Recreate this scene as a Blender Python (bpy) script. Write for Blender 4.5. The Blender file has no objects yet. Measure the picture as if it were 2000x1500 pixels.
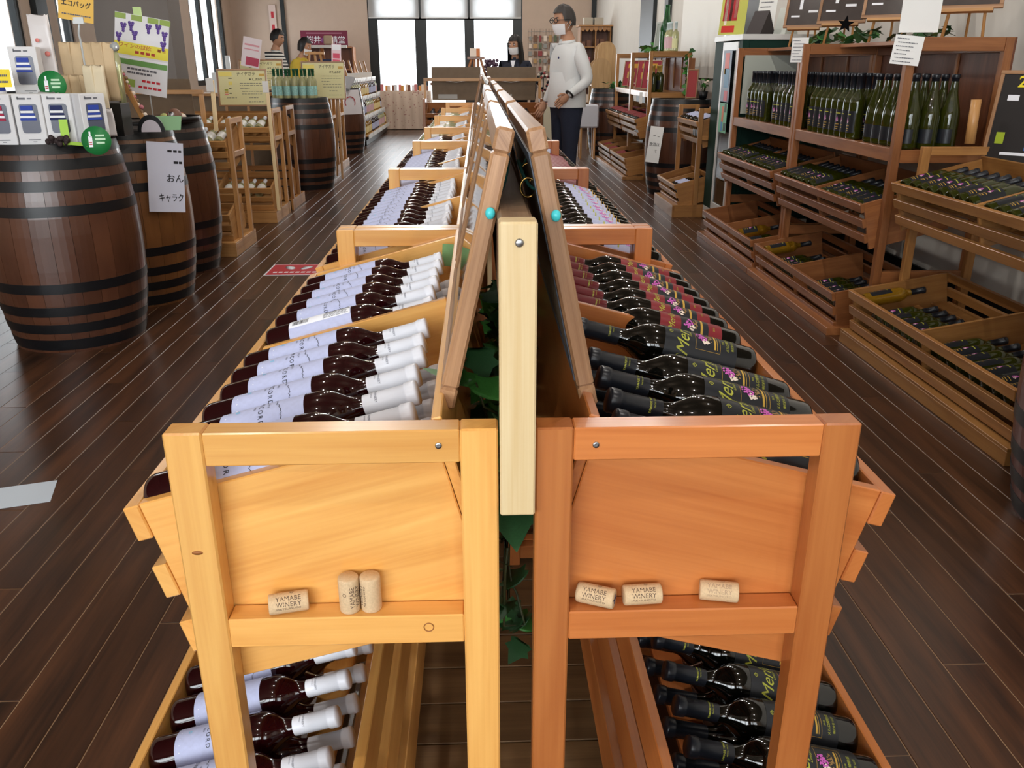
import bpy, math, random
from mathutils import Matrix, Vector, Euler, Quaternion, noise as mnoise

random.seed(7)
SC = bpy.context.scene
COL = SC.collection
PI = math.pi

# ------------------------------------------------------------------ camera
cam_d = bpy.data.cameras.new('camera')
cam_d.sensor_fit = 'HORIZONTAL'; cam_d.sensor_width = 36.0
cam_d.lens = 36.0 * 1640.0 / 2000.0
cam_d.clip_start = 0.05; cam_d.clip_end = 200
cam = bpy.data.objects.new('camera', cam_d); COL.objects.link(cam)
cam.location = (0, 0, 1.3)
cam.rotation_euler = (math.radians(90 - 20.8), 0, math.radians(-2.18))
SC.camera = cam

# ------------------------------------------------------------------ sky, exposure
world = bpy.data.worlds.new('sky'); SC.world = world; world.use_nodes = True
_bg = world.node_tree.nodes['Background']
_bg.inputs[0].default_value = (0.90, 0.96, 1.0, 1); _bg.inputs[1].default_value = 2.6
SC.view_settings.view_transform = 'Standard'
try: SC.view_settings.look = 'None'
except Exception: pass
SC.view_settings.gamma = 1.0
SC.view_settings.use_curve_mapping = False
SC.view_settings.exposure = 0.5
SC.cycles.max_bounces = 6
SC.cycles.glossy_bounces = 3
SC.cycles.diffuse_bounces = 3
SC.cycles.use_adaptive_sampling = True
SC.cycles.adaptive_threshold = 0.05
SC.cycles.transparent_max_bounces = 10
SC.cycles.caustics_reflective = False
SC.cycles.caustics_refractive = False
SC.cycles.sample_clamp_indirect = 6.0

# ------------------------------------------------------------------ daylight at the windows
def window_light(loc, size, direction, power, color=(0.93, 0.97, 1.0)):
    d = bpy.data.lights.new('window_daylight', 'AREA')
    d.shape = 'RECTANGLE'; d.size = size[0]; d.size_y = size[1]
    d.energy = power; d.color = color
    o = bpy.data.objects.new('window_daylight', d); COL.objects.link(o)
    o.location = loc
    o.rotation_euler = Vector(direction).to_track_quat('-Z', 'Y').to_euler()
    return o
REAR_PANES = [-4.3, -3.2, -2.1, -1.0, 0.1, 1.2]
for _x in REAR_PANES:                                   # windows in the wall behind the viewer
    window_light((_x, -3.3, 1.85), (0.92, 1.9), (0, 1, -0.12), 35 if _x < -0.5 else 14, (0.90, 0.96, 1.0))
LEFT_PANES = [(10.4, 2.6), (19.6, 2.4)]
for _y, _w in LEFT_PANES:                               # windows along the left wall
    window_light((-5.50, _y, 1.9), (_w, 1.9), (1, 0, -0.15), 18)
window_light((-0.76, 21.30, 1.3), (3.4, 2.0), (0, -1, -0.05), 60)   # glazed end wall

# ------------------------------------------------------------------ helpers
def lin(c, a=1.0):
    r = []
    for v in c[:3]:
        v /= 255.0
        r.append(v / 12.92 if v <= 0.04045 else ((v + 0.055) / 1.055) ** 2.4)
    return (r[0], r[1], r[2], a)

MATS = {}
def nodes_of(name):
    m = bpy.data.materials.new(name); m.use_nodes = True
    nt = m.node_tree
    return m, nt, nt.nodes['Principled BSDF']

def plain(name, col, rough=0.5, metal=0.0, spec=0.5, coat=0.0, noise=0.0, nscale=30.0, emit=None, estr=0.0, bump=0.0, trans=0.0, ior=1.45, alpha=1.0, sheen=0.0):
    if name in MATS: return MATS[name]
    m, nt, b = nodes_of(name)
    c = lin(col)
    b.inputs['Base Color'].default_value = c
    b.inputs['Roughness'].default_value = rough
    b.inputs['Metallic'].default_value = metal
    b.inputs['Specular IOR Level'].default_value = spec
    b.inputs['Coat Weight'].default_value = coat
    b.inputs['Coat Roughness'].default_value = 0.08
    b.inputs['Transmission Weight'].default_value = trans
    b.inputs['IOR'].default_value = ior
    b.inputs['Alpha'].default_value = alpha
    b.inputs['Sheen Weight'].default_value = sheen
    if emit:
        b.inputs['Emission Color'].default_value = lin(emit); b.inputs['Emission Strength'].default_value = estr
    if noise or bump:
        tc = nt.nodes.new('ShaderNodeTexCoord'); n = nt.nodes.new('ShaderNodeTexNoise')
        n.inputs['Scale'].default_value = nscale; n.inputs['Detail'].default_value = 4
        nt.links.new(tc.outputs['Object'], n.inputs['Vector'])
        if noise:
            mx = nt.nodes.new('ShaderNodeMix'); mx.data_type = 'RGBA'
            mx.inputs[6].default_value = tuple(v * (1 - noise) for v in c[:3]) + (1,)
            mx.inputs[7].default_value = tuple(min(1, v * (1 + noise)) for v in c[:3]) + (1,)
            nt.links.new(n.outputs['Fac'], mx.inputs[0]); nt.links.new(mx.outputs[2], b.inputs['Base Color'])
        if bump:
            bp = nt.nodes.new('ShaderNodeBump'); bp.inputs['Strength'].default_value = bump; bp.inputs['Distance'].default_value = 0.004
            nt.links.new(n.outputs['Fac'], bp.inputs['Height']); nt.links.new(bp.outputs[0], b.inputs['Normal'])
    MATS[name] = m
    return m

def wood(name, light, dark, rough=0.34, coat=0.15, ring=13.0, along=1.3, vary=0.18, contrast=1.0, bump=0.05):
    if name in MATS: return MATS[name]
    m, nt, b = nodes_of(name)
    N = nt.nodes.new; L = nt.links.new
    uv = N('ShaderNodeUVMap'); oi = N('ShaderNodeObjectInfo')
    off = N('ShaderNodeVectorMath'); off.operation = 'SCALE'; off.inputs[0].default_value = (7.3, 3.1, 5.7)
    L(oi.outputs['Random'], off.inputs['Scale'])
    add = N('ShaderNodeVectorMath'); add.operation = 'ADD'
    L(uv.outputs[0], add.inputs[0]); L(off.outputs[0], add.inputs[1])
    mp = N('ShaderNodeMapping'); mp.inputs['Scale'].default_value = (along, ring, 1); L(add.outputs[0], mp.inputs[0])
    n1 = N('ShaderNodeTexNoise'); n1.inputs['Scale'].default_value = 1.6; n1.inputs['Detail'].default_value = 3; n1.inputs['Distortion'].default_value = 0.7
    L(mp.outputs[0], n1.inputs['Vector'])
    mp2 = N('ShaderNodeMapping'); mp2.inputs['Scale'].default_value = (along * 3.0, ring * 11, 1); L(add.outputs[0], mp2.inputs[0])
    n2 = N('ShaderNodeTexNoise'); n2.inputs['Scale'].default_value = 1.5; n2.inputs['Detail'].default_value = 2
    L(mp2.outputs[0], n2.inputs['Vector'])
    mixf = N('ShaderNodeMath'); mixf.operation = 'MULTIPLY_ADD'; mixf.inputs[1].default_value = 0.35
    L(n2.outputs['Fac'], mixf.inputs[0]); L(n1.outputs['Fac'], mixf.inputs[2])
    mr = N('ShaderNodeMapRange'); mr.inputs['From Min'].default_value = 0.67 - 0.25 / contrast; mr.inputs['From Max'].default_value = 0.67 + 0.25 / contrast
    L(mixf.outputs[0], mr.inputs[0])
    mx = N('ShaderNodeMix'); mx.data_type = 'RGBA'; mx.inputs[6].default_value = lin(dark); mx.inputs[7].default_value = lin(light)
    L(mr.outputs[0], mx.inputs[0])
    hs = N('ShaderNodeHueSaturation'); hs.inputs['Saturation'].default_value = 1.0
    vr = N('ShaderNodeMapRange'); vr.inputs['To Min'].default_value = 1 - vary; vr.inputs['To Max'].default_value = 1 + vary
    L(oi.outputs['Random'], vr.inputs[0]); L(vr.outputs[0], hs.inputs['Value']); L(mx.outputs[2], hs.inputs['Color'])
    L(hs.outputs[0], b.inputs['Base Color'])
    b.inputs['Roughness'].default_value = rough; b.inputs['Coat Weight'].default_value = coat; b.inputs['Coat Roughness'].default_value = 0.15
    bp = N('ShaderNodeBump'); bp.inputs['Strength'].default_value = bump; bp.inputs['Distance'].default_value = 0.002
    L(n2.outputs['Fac'], bp.inputs['Height']); L(bp.outputs[0], b.inputs['Normal'])
    MATS[name] = m
    return m

def pane_glass(name, tint=(1, 1, 1), refl=0.5):
    if name in MATS: return MATS[name]
    m = bpy.data.materials.new(name); m.use_nodes = True; nt = m.node_tree
    nt.nodes.remove(nt.nodes['Principled BSDF'])
    out = nt.nodes['Material Output']
    t = nt.nodes.new('ShaderNodeBsdfTransparent'); t.inputs[0].default_value = tint + (1,)
    g = nt.nodes.new('ShaderNodeBsdfGlossy'); g.inputs['Roughness'].default_value = 0.03
    fr = nt.nodes.new('ShaderNodeFresnel'); fr.inputs[0].default_value = 1.5
    ml = nt.nodes.new('ShaderNodeMath'); ml.operation = 'MULTIPLY'; ml.inputs[1].default_value = refl
    nt.links.new(fr.outputs[0], ml.inputs[0])
    mx = nt.nodes.new('ShaderNodeMixShader')
    nt.links.new(ml.outputs[0], mx.inputs[0]); nt.links.new(t.outputs[0], mx.inputs[1]); nt.links.new(g.outputs[0], mx.inputs[2])
    nt.links.new(mx.outputs[0], out.inputs[0])
    MATS[name] = m
    return m

class MB:
    def __init__(s):
        s.V = []; s.F = []; s.UV = []; s.MI = []; s.SM = []
    def add(s, verts, faces, grain=None, mi=0, smooth=False, M=None, uvs=None):
        o = len(s.V)
        vs = [Vector(v) for v in verts]
        g = Vector(grain) if grain is not None else Vector((0, 0, 1))
        for fi, f in enumerate(faces):
            s.F.append([o + i for i in f]); s.MI.append(mi); s.SM.append(smooth)
            if uvs is not None:
                s.UV.append([uvs[i] for i in f]); continue
            a, b_, c = vs[f[0]], vs[f[1]], vs[f[2]]
            n = (b_ - a).cross(c - a)
            n = n.normalized() if n.length > 1e-12 else Vector((0, 0, 1))
            if abs(n.dot(g)) > 0.9:
                h = n.orthogonal().normalized(); k = n.cross(h)
                s.UV.append([(vs[i].dot(h) * 0.5, vs[i].dot(k)) for i in f])
            else:
                h = n.cross(g).normalized()
                s.UV.append([(vs[i].dot(g), vs[i].dot(h) + n.dot(vs[i]) * 1.7) for i in f])
        if M is not None: vs = [M @ v for v in vs]
        s.V.extend([tuple(v) for v in vs])
        return s
    def box(s, c=(0, 0, 0), d=(1, 1, 1), ch=0.0, rot=None, grain=None, mi=0):
        hx, hy, hz = d[0] / 2, d[1] / 2, d[2] / 2
        if grain is None:
            k = max(range(3), key=lambda i: d[i]); grain = [(1, 0, 0), (0, 1, 0), (0, 0, 1)][k]
        M = Matrix.Translation(c)
        if rot is not None: M = M @ Euler(rot).to_matrix().to_4x4()
        ch = min(ch, hx * .45, hy * .45, hz * .45)
        if ch <= 0:
            v = [(x * hx, y * hy, z * hz) for x in (-1, 1) for y in (-1, 1) for z in (-1, 1)]
            f = [(0, 1, 3, 2), (4, 6, 7, 5), (0, 4, 5, 1), (2, 3, 7, 6), (0, 2, 6, 4), (1, 5, 7, 3)]
            return s.add(v, f, grain, mi, False, M)
        v = []; idx = {}
        for x in (-1, 1):
            for y in (-1, 1):
                for z in (-1, 1):
                    for a in range(3):
                        p = [x * (hx - ch), y * (hy - ch), z * (hz - ch)]
                        p[a] = (x * hx, y * hy, z * hz)[a]
                        idx[(x, y, z, a)] = len(v); v.append(tuple(p))
        f = []
        def q(l): f.append(l)
        for sgn in (-1, 1):
            q([idx[(sgn, y, z, 0)] for y, z in ((-1, -1), (1, -1), (1, 1), (-1, 1))][::sgn])
            q([idx[(x, sgn, z, 1)] for x, z in ((-1, -1), (-1, 1), (1, 1), (1, -1))][::sgn])
            q([idx[(x, y, sgn, 2)] for x, y in ((-1, -1), (1, -1), (1, 1), (-1, 1))][::sgn])
        for x in (-1, 1):
            for y in (-1, 1):
                q([idx[(x, y, -1, 0)], idx[(x, y, 1, 0)], idx[(x, y, 1, 1)], idx[(x, y, -1, 1)]][::-x * y])
        for x in (-1, 1):
            for z in (-1, 1):
                q([idx[(x, -1, z, 0)], idx[(x, 1, z, 0)], idx[(x, 1, z, 2)], idx[(x, -1, z, 2)]][::x * z])
        for y in (-1, 1):
            for z in (-1, 1):
                q([idx[(-1, y, z, 1)], idx[(1, y, z, 1)], idx[(1, y, z, 2)], idx[(-1, y, z, 2)]][::-y * z])
        for x in (-1, 1):
            for y in (-1, 1):
                for z in (-1, 1):
                    q([idx[(x, y, z, a)] for a in range(3)][::x * y * z])
        return s.add(v, f, grain, mi, False, M)
    def lathe(s, prof, seg=24, mi=0, smooth=True, M=None, a0=0.0, a1=None, grain=None):
        closed = a1 is None
        n = seg if closed else seg + 1
        a1v = a0 + 2 * PI if closed else a1
        v = []; uv = []
        L = 0; pl = prof[0]
        for (r, z) in prof:
            L += math.hypot(r - pl[0], z - pl[1]); pl = (r, z)
            for i in range(n):
                a = a0 + (a1v - a0) * i / seg
                v.append((r * math.cos(a), r * math.sin(a), z)); uv.append((L, a * 0.05))
        f = []
        for j in range(len(prof) - 1):
            for i in range(seg):
                k = (i + 1) % n
                A, B, C, D = j * n + i, j * n + k, (j + 1) * n + k, (j + 1) * n + i
                if prof[j][0] < 1e-7: f.append((A, C, D))
                elif prof[j + 1][0] < 1e-7: f.append((A, B, D))
                else: f.append((A, B, C, D))
        return s.add(v, f, grain, mi, smooth, M, uvs=uv if grain is None else None)
    def prism(s, poly, h0, h1, plane='XZ', grain=None, mi=0, M=None):
        n = len(poly)
        mk = {'XZ': lambda p, h: (p[0], h, p[1]), 'XY': lambda p, h: (p[0], p[1], h), 'YZ': lambda p, h: (h, p[0], p[1])}[plane]
        v = [mk(p, h0) for p in poly] + [mk(p, h1) for p in poly]
        f = [list(range(n))[::-1], list(range(n, 2 * n))] + [(i, (i + 1) % n, n + (i + 1) % n, n + i) for i in range(n)]
        ar = sum(poly[i][0] * poly[(i + 1) % n][1] - poly[(i + 1) % n][0] * poly[i][1] for i in range(n))
        flip = (ar < 0) != (plane == 'XZ')
        if h1 < h0: flip = not flip
        if flip: f = [list(q)[::-1] for q in f]
        return s.add(v, f, grain, mi, False, M)
    def tube(s, pts, r, seg=8, mi=0, closed=False, cap=True):
        P = [Vector(p) for p in pts]; n = len(P)
        R = r if isinstance(r, (list, tuple)) else [r] * n
        v = []; up = Vector((0.13, 0.21, 0.97)).normalized()
        for i in range(n):
            t = (P[(i + 1) % n] - P[i - 1]) if closed else (P[min(i + 1, n - 1)] - P[max(i - 1, 0)])
            t = t.normalized() if t.length > 1e-9 else Vector((0, 0, 1))
            a = up - t * up.dot(t)
            if a.length < 1e-3: a = t.orthogonal()
            a.normalize(); b = t.cross(a); up = a
            for k in range(seg):
                w = 2 * PI * k / seg
                v.append(P[i] + (a * math.cos(w) + b * math.sin(w)) * R[i])
        f = []
        for i in range(n if closed else n - 1):
            j = (i + 1) % n
            for k in range(seg):
                l = (k + 1) % seg
                f.append((i * seg + k, i * seg + l, j * seg + l, j * seg + k))
        if cap and not closed:
            f.append(list(range(seg))[::-1]); f.append([(n - 1) * seg + k for k in range(seg)])
        return s.add(v, f, None, mi, True)
    def ball(s, c, r, seg=12, rings=8, mi=0, M=None):
        r = r if isinstance(r, (list, tuple)) else (r, r, r)
        v = [(c[0], c[1], c[2] - r[2])]
        for j in range(1, rings):
            ph = PI * j / rings
            for i in range(seg):
                a = 2 * PI * i / seg
                v.append((c[0] + r[0] * math.sin(ph) * math.cos(a), c[1] + r[1] * math.sin(ph) * math.sin(a), c[2] - r[2] * math.cos(ph)))
        v.append((c[0], c[1], c[2] + r[2])); f = []
        for i in range(seg):
            k = (i + 1) % seg
            f.append((0, 1 + k, 1 + i))
            for j in range(rings - 2):
                f.append((1 + j * seg + i, 1 + j * seg + k, 1 + (j + 1) * seg + k, 1 + (j + 1) * seg + i))
            f.append((1 + (rings - 2) * seg + i, 1 + (rings - 2) * seg + k, len(v) - 1))
        return s.add(v, f, None, mi, True, M)
    def mesh(s, name, mats):
        me = bpy.data.meshes.new(name)
        me.from_pydata(s.V, [], s.F)
        if not isinstance(mats, (list, tuple)): mats = [mats]
        for m in mats: me.materials.append(m)
        me.polygons.foreach_set('material_index', s.MI)
        me.polygons.foreach_set('use_smooth', s.SM)
        ul = me.uv_layers.new(name='UVMap')
        flat = []
        for u in s.UV:
            for p in u: flat.extend((p[0], p[1]))
        ul.data.foreach_set('uv', flat)
        me.update()
        return me
    def build(s, name, mats, parent=None, loc=None, rot=None):
        return put(name, s.mesh(name, mats), parent, loc, rot)

def put(name, me, parent=None, loc=None, rot=None, M=None):
    o = bpy.data.objects.new(name, me); COL.objects.link(o)
    if parent is not None: o.parent = parent
    if loc is not None: o.location = loc
    if rot is not None: o.rotation_euler = rot
    if M is not None:
        lo, q, sc = M.decompose(); o.location = lo; o.rotation_euler = q.to_euler(); o.scale = sc
    return o

def tag(o, label=None, cat=None, group=None, kind=None):
    if label: o['label'] = label
    if cat: o['category'] = cat
    if group: o['group'] = group
    if kind: o['kind'] = kind
    return o

def thing(name, label, cat, loc=(0, 0, 0), rotz=0.0, group=None, rot=None):
    o = bpy.data.objects.new(name, None); COL.objects.link(o)
    o.empty_display_size = 0.05
    o.location = loc; o.rotation_euler = rot if rot is not None else (0, 0, rotz)
    return tag(o, label, cat, group)

_BOX = {}
def box_mesh(d, mat, ch=0.0015, grain=None):
    key = (tuple(round(v, 4) for v in d), mat.name, ch, grain)
    if key not in _BOX:
        _BOX[key] = MB().box((0, 0, 0), d, ch, None, grain).mesh('board', [mat])
    return _BOX[key]
def bx(name, c, d, mat, parent=None, rot=None, ch=0.0015, grain=None):
    return put(name, box_mesh(d, mat, ch, grain), parent, c, rot)

_TXT = {}
def text_flat(s, size, shear=0.0, bold=0.0, res=2, spacing=1.0):
    key = (s, shear, bold, res, spacing)
    if key not in _TXT:
        cu = bpy.data.curves.new('lettering', 'FONT')
        cu.body = s; cu.size = 1.0; cu.align_x = 'CENTER'; cu.align_y = 'CENTER'
        cu.shear = shear; cu.offset = bold; cu.resolution_u = res; cu.space_character = spacing
        cu.fill_mode = 'FRONT'
        o = bpy.data.objects.new('lettering', cu); COL.objects.link(o)
        dg = bpy.context.evaluated_depsgraph_get()
        me = o.evaluated_get(dg).to_mesh()
        _TXT[key] = ([tuple(v.co)[:2] for v in me.vertices], [tuple(p.vertices) for p in me.polygons])
        o.evaluated_get(dg).to_mesh_clear()
        bpy.data.objects.remove(o); bpy.data.curves.remove(cu)
    v, f = _TXT[key]
    return [(x * size, y * size) for x, y in v], f
def text_on(mb, s, size, at=(0, 0), z=0.0, mi=0, M=None, rot=0.0, fitw=None, **k):
    v, f = text_flat(s, size, **k)
    if fitw and v:
        w = max(p[0] for p in v) - min(p[0] for p in v)
        if w > 1e-9: v = [(p[0] * fitw / w, p[1]) for p in v]
    c, sn = math.cos(rot), math.sin(rot)
    v = [(at[0] + x * c - y * sn, at[1] + x * sn + y * c, z) for x, y in v]
    mb.add(v, f, None, mi, False, M, uvs=[(0, 0)] * len(v))
def text_wrap(mb, s, size, r, zc, ac, mi=0, **k):
    v, f = text_flat(s, size, **k)
    vv = [(r * math.cos(ac + x / r), r * math.sin(ac + x / r), zc + y) for x, y in v]
    mb.add(vv, f, None, mi, False, None, uvs=[(0, 0)] * len(vv))
def patch(mb, r, z0, z1, a0, a1, seg=14, mi=0):
    mb.lathe([(r, z0), (r, z1)], seg, mi, True, None, a0, a1)
def shape_wrap(mb, pts, r, mi=0):
    """polygon given as (arc metres, z) laid on a cylinder; wide quads are cut into strips so that they follow the curve"""
    w = max(p[0] for p in pts) - min(p[0] for p in pts)
    if len(pts) == 4 and w > 0.005:
        xs = sorted(range(4), key=lambda i: pts[i][0]); lo = sorted(xs[:2], key=lambda i: pts[i][1]); hi = sorted(xs[2:], key=lambda i: pts[i][1])
        n = int(w / 0.004) + 1; L = lambda a, b, t: (a[0] + (b[0] - a[0]) * t, a[1] + (b[1] - a[1]) * t)
        for k in range(n):
            q = [L(pts[lo[0]], pts[hi[0]], k / n), L(pts[lo[0]], pts[hi[0]], (k + 1) / n), L(pts[lo[1]], pts[hi[1]], (k + 1) / n), L(pts[lo[1]], pts[hi[1]], k / n)]
            shape_wrap(mb, q, r, mi)
        return
    v = [(r * math.cos(x / r), r * math.sin(x / r), z) for x, z in pts]
    mb.add(v, [list(range(len(v)))], None, mi, False, None, uvs=[(0, 0)] * len(v))

ORD = ['first', 'second', 'third', 'fourth', 'fifth', 'sixth', 'seventh', 'eighth', 'ninth', 'tenth', 'eleventh', 'twelfth',
       'thirteenth', 'fourteenth', 'fifteenth', 'sixteenth', 'seventeenth', 'eighteenth', 'nineteenth', 'twentieth', 'twenty-first', 'twenty-second', 'twenty-third', 'twenty-fourth']

# ------------------------------------------------------------------ materials used across the scene
W_LEFT = wood('varnished_pine', (232, 178, 100), (208, 144, 70), 0.3, 0.3, vary=0.1)
W_RIGHT = wood('orange_stained_wood', (196, 122, 64), (170, 94, 44), 0.32, 0.25)
W_PALE = wood('pale_pine', (238, 216, 172), (220, 188, 134), 0.45, 0.0, ring=26)
W_BROWN = wood('brown_stained_wood', (164, 106, 62), (124, 74, 40), 0.36, 0.2)
W_YELLOW = wood('yellow_brown_wood', (176, 126, 70), (140, 92, 46), 0.38, 0.15)
W_TAN = wood('tan_wood', (196, 148, 92), (160, 112, 62), 0.4, 0.1)
W_FRAME = wood('picture_frame_wood', (172, 132, 96), (132, 94, 64), 0.35, 0.2, ring=60)
W_DARKBACK = wood('dark_back_panel', (132, 76, 44), (98, 52, 28), 0.4, 0.1)
W_FLOOR = wood('dark_floor_plank', (88, 54, 32), (40, 24, 15), 0.33, 0.1, ring=9, along=0.9, vary=0.22)
W_PALLET = wood('dusty_floor_board', (140, 108, 70), (104, 76, 48), 0.6, 0.0)
GL_RED = plain('red_wine_glass', (44, 6, 10), 0.04, spec=0.6, coat=0.4, trans=0.35)
GL_BLACK = plain('dark_wine_glass', (6, 7, 5), 0.03, spec=0.6, coat=0.5)
GL_OLIVE = plain('olive_wine_glass', (62, 68, 14), 0.03, trans=0.5, coat=0.3)
GL_AMBER = plain('amber_wine_glass', (214, 160, 40), 0.04, trans=0.7, coat=0.3)
GL_GREEN = plain('green_bottle_glass', (20, 90, 36), 0.04, trans=0.6, coat=0.3)
GL_CLEAR = plain('pale_wine_glass', (222, 222, 170), 0.05, trans=0.55, coat=0.3)
CAP_WHITE = plain('white_capsule', (238, 240, 248), 0.32)
CAP_BLACK = plain('black_capsule', (26, 29, 36), 0.3)
CAP_RED = plain('red_capsule', (104, 20, 28), 0.28)
LAB_LAV = plain('lavender_label', (184, 190, 222), 0.5, noise=0.12, nscale=140)
LAB_BLACK = plain('black_label', (30, 33, 38), 0.34)
LAB_RED = plain('crimson_label', (128, 30, 38), 0.36)
LAB_WHITE = plain('white_label', (230, 230, 226), 0.5)
INK = plain('black_ink', (24, 24, 30), 0.6)
INK_GOLD = plain('yellow_green_ink', (176, 178, 62), 0.4)
INK_OCHRE = plain('ochre_ink', (196, 156, 62), 0.4)
INK_PINK = plain('pink_ink', (206, 96, 186), 0.45)
INK_CREAM = plain('cream_ink', (238, 222, 206), 0.5)
INK_CYAN = plain('cyan_ink', (120, 205, 235), 0.4)
INK_WHITE = plain('white_ink', (238, 240, 246), 0.5)
INK_RED = plain('red_ink', (190, 36, 50), 0.5)
BLACK = plain('black_paint', (16, 17, 19), 0.35)
WHITE = plain('white_card', (232, 232, 230), 0.55)
STEEL = plain('steel', (170, 172, 175), 0.3, metal=1.0)
BRASS = plain('brass', (190, 150, 80), 0.25, metal=1.0)
# ------------------------------------------------------------------ room shell
XL, XR, YB, YF, ZC = -5.7, 2.8, -3.6, 21.5, 3.5
M_WALL = plain('beige_plaster', (206, 184, 166), 0.8, noise=0.06, nscale=6)
M_WALLR = plain('pale_plaster', (206, 202, 194), 0.8, noise=0.05, nscale=6)
M_CEIL = plain('ceiling_paint', (96, 82, 68), 0.9)
M_WINF = plain('dark_window_frame', (26, 32, 34), 0.45)
M_PANE = pane_glass('window_pane')
M_GROUT = plain('tan_joint_filler', (150, 120, 90), 0.6)

fl = MB().box(((XL + XR) / 2, (YB + YF) / 2, -0.0514), (XR - XL, YF - YB, 0.1), 0, None, (0, 1, 0)).build('floor', [M_GROUT])
tag(fl, kind='structure')
PW, PL, GAP = 0.104, 1.82, 0.0022
_plank = {}
def plank_mesh(L):
    k = round(L, 3)
    if k not in _plank:
        _plank[k] = MB().box((0, 0, 0), (PW - GAP, L - GAP, 0.012), 0.0012, None, (0, 1, 0)).mesh('plank', [W_FLOOR])
    return _plank[k]
rest = MB(); nparts = 0
i = 0; x = XL + PW / 2
while x < XR:
    st = (i * 0.618 % 1.0) * PL
    y = YB - st
    while y < YF:
        a, b = max(y, YB), min(y + PL, YF)
        if b - a > 0.05:
            c = (x, (a + b) / 2, -0.006)
            seen = b > 0.7 and a < 13.5 and (-1.95 < x < -0.42 or 0.50 < x < 1.95) and nparts < 300
            if seen and x > 0 and a > 11.5: seen = False
            if seen:
                put('plank', plank_mesh(b - a), fl, c); nparts += 1
            else:
                rest.box(c, (PW - GAP, b - a - GAP, 0.012), 0, None, (0, 1, 0))
        y += PL
    x += PW; i += 1
tag(rest.build('plank_field', [W_FLOOR], fl), kind='stuff')

tag(MB().box(((XL + XR) / 2, (YB + YF) / 2, ZC + 0.05), (XR - XL, YF - YB, 0.1)).build('ceiling', [M_CEIL]), kind='structure')

def wall(name, axis, pos, s0, s1, openings, mat, thick=0.16, sgn=1):
    mb = MB()
    def piece(a, b, z0, z1):
        if b - a < 1e-4 or z1 - z0 < 1e-4: return
        c, d = (a + b) / 2, b - a
        p = pos + sgn * thick / 2
        if axis == 'X': mb.box((p, c, (z0 + z1) / 2), (thick, d, z1 - z0))
        else: mb.box((c, p, (z0 + z1) / 2), (d, thick, z1 - z0))
    cur = s0
    for a, b, z0, z1 in sorted(openings):
        piece(cur, a, 0, ZC); piece(a, b, 0, z0); piece(a, b, z1, ZC); cur = b
    piece(cur, s1, 0, ZC)
    return tag(mb.build(name, [mat]), kind='structure')

_wn = [0]
def window(axis, pos, a0, a1, z0, z1, bars=(), fw=0.09, depth=0.08, cross=()):
    _wn[0] += 1
    e = bpy.data.objects.new('window_%d' % _wn[0], None); COL.objects.link(e); tag(e, kind='structure')
    def P(name, c, d, mat):
        (ac, z), (ad, zd) = c, d
        if axis == 'X': o = bx(name, (pos, ac, z), (depth if mat is M_WINF else 0.006, ad, zd), mat, e, ch=0)
        else: o = bx(name, (ac, pos, z), (ad, depth if mat is M_WINF else 0.006, zd), mat, e, ch=0)
        return o
    zc, zh = (z0 + z1) / 2, z1 - z0
    P('frame_stile', (a0 + fw / 2, zc), (fw, zh), M_WINF); P('frame_stile', (a1 - fw / 2, zc), (fw, zh), M_WINF)
    P('frame_rail', ((a0 + a1) / 2, z0 + fw / 2), (a1 - a0 - 2 * fw, fw), M_WINF); P('frame_rail', ((a0 + a1) / 2, z1 - fw / 2), (a1 - a0 - 2 * fw, fw), M_WINF)
    edges = [a0 + fw]
    for b, w in bars:
        P('mullion', (b, zc), (w, zh - 2 * fw), M_WINF); edges += [b - w / 2, b + w / 2]
    edges.append(a1 - fw)
    for k in range(0, len(edges), 2):
        P('pane', ((edges[k] + edges[k + 1]) / 2, zc), (edges[k + 1] - edges[k], zh - 2 * fw), M_PANE)
    for z in cross: P('transom', ((a0 + a1) / 2, z), (a1 - a0 - 2 * fw, 0.05), M_WINF)
    return e

BW0, BW1 = -2.56, 1.06
wall('wall_back', 'Y', YF, XL, XR, [(BW0, BW1, 0.10, 3.0)], M_WALL)
window('Y', YF + 0.06, BW0, BW1, 0.10, 3.0, bars=((-1.335, 0.27), (-0.19, 0.23)), fw=0.22, cross=(2.32,))
lo = [(y - w / 2, y + w / 2, 0.9, 2.9) for y, w in LEFT_PANES] + [(12.65, 13.1, 0.9, 2.9)]
wall('wall_left', 'X', XL, YB, YF, lo, M_WALL, sgn=-1)
for a, b, z0, z1 in lo:
    n = 2 if b - a > 1 else 0
    window('X', XL - 0.06, a, b, z0, z1, bars=[(a + (b - a) * (k + 1) / 3, 0.10) for k in range(n)], fw=0.10)
ro = [(x - 0.5, x + 0.5, 0.85, 2.85) for x in REAR_PANES]
wall('wall_front', 'Y', YB, XL, XR, ro, M_WALL, sgn=-1)
for a, b, z0, z1 in ro:
    window('Y', YB - 0.06, a, b, z0, z1, bars=(((a + b) / 2, 0.05),), fw=0.06, cross=(1.9,))
wall('wall_right', 'X', XR, YB, YF, [], M_WALLR)
for k, (ya, yb) in enumerate([(8.75, 9.35), (13.1, 13.35), (14.2, 15.3)]):
    tag(bx('trim_%d' % (k + 1), (XR - 0.03, (ya + yb) / 2, ZC / 2), (0.06, yb - ya, ZC), M_WINF, ch=0), kind='structure')
for k, (x, w) in enumerate([(-4.51, 0.09)]):
    tag(bx('trim_%d' % (k + 5), (x, YF - 0.03, ZC / 2), (w, 0.05, ZC), M_WINF, ch=0), kind='structure')
tag(bx('trim_6', (XR - 0.06, YF - 0.04, ZC / 2), (0.10, 0.06, ZC), M_WINF, ch=0), kind='structure')
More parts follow.
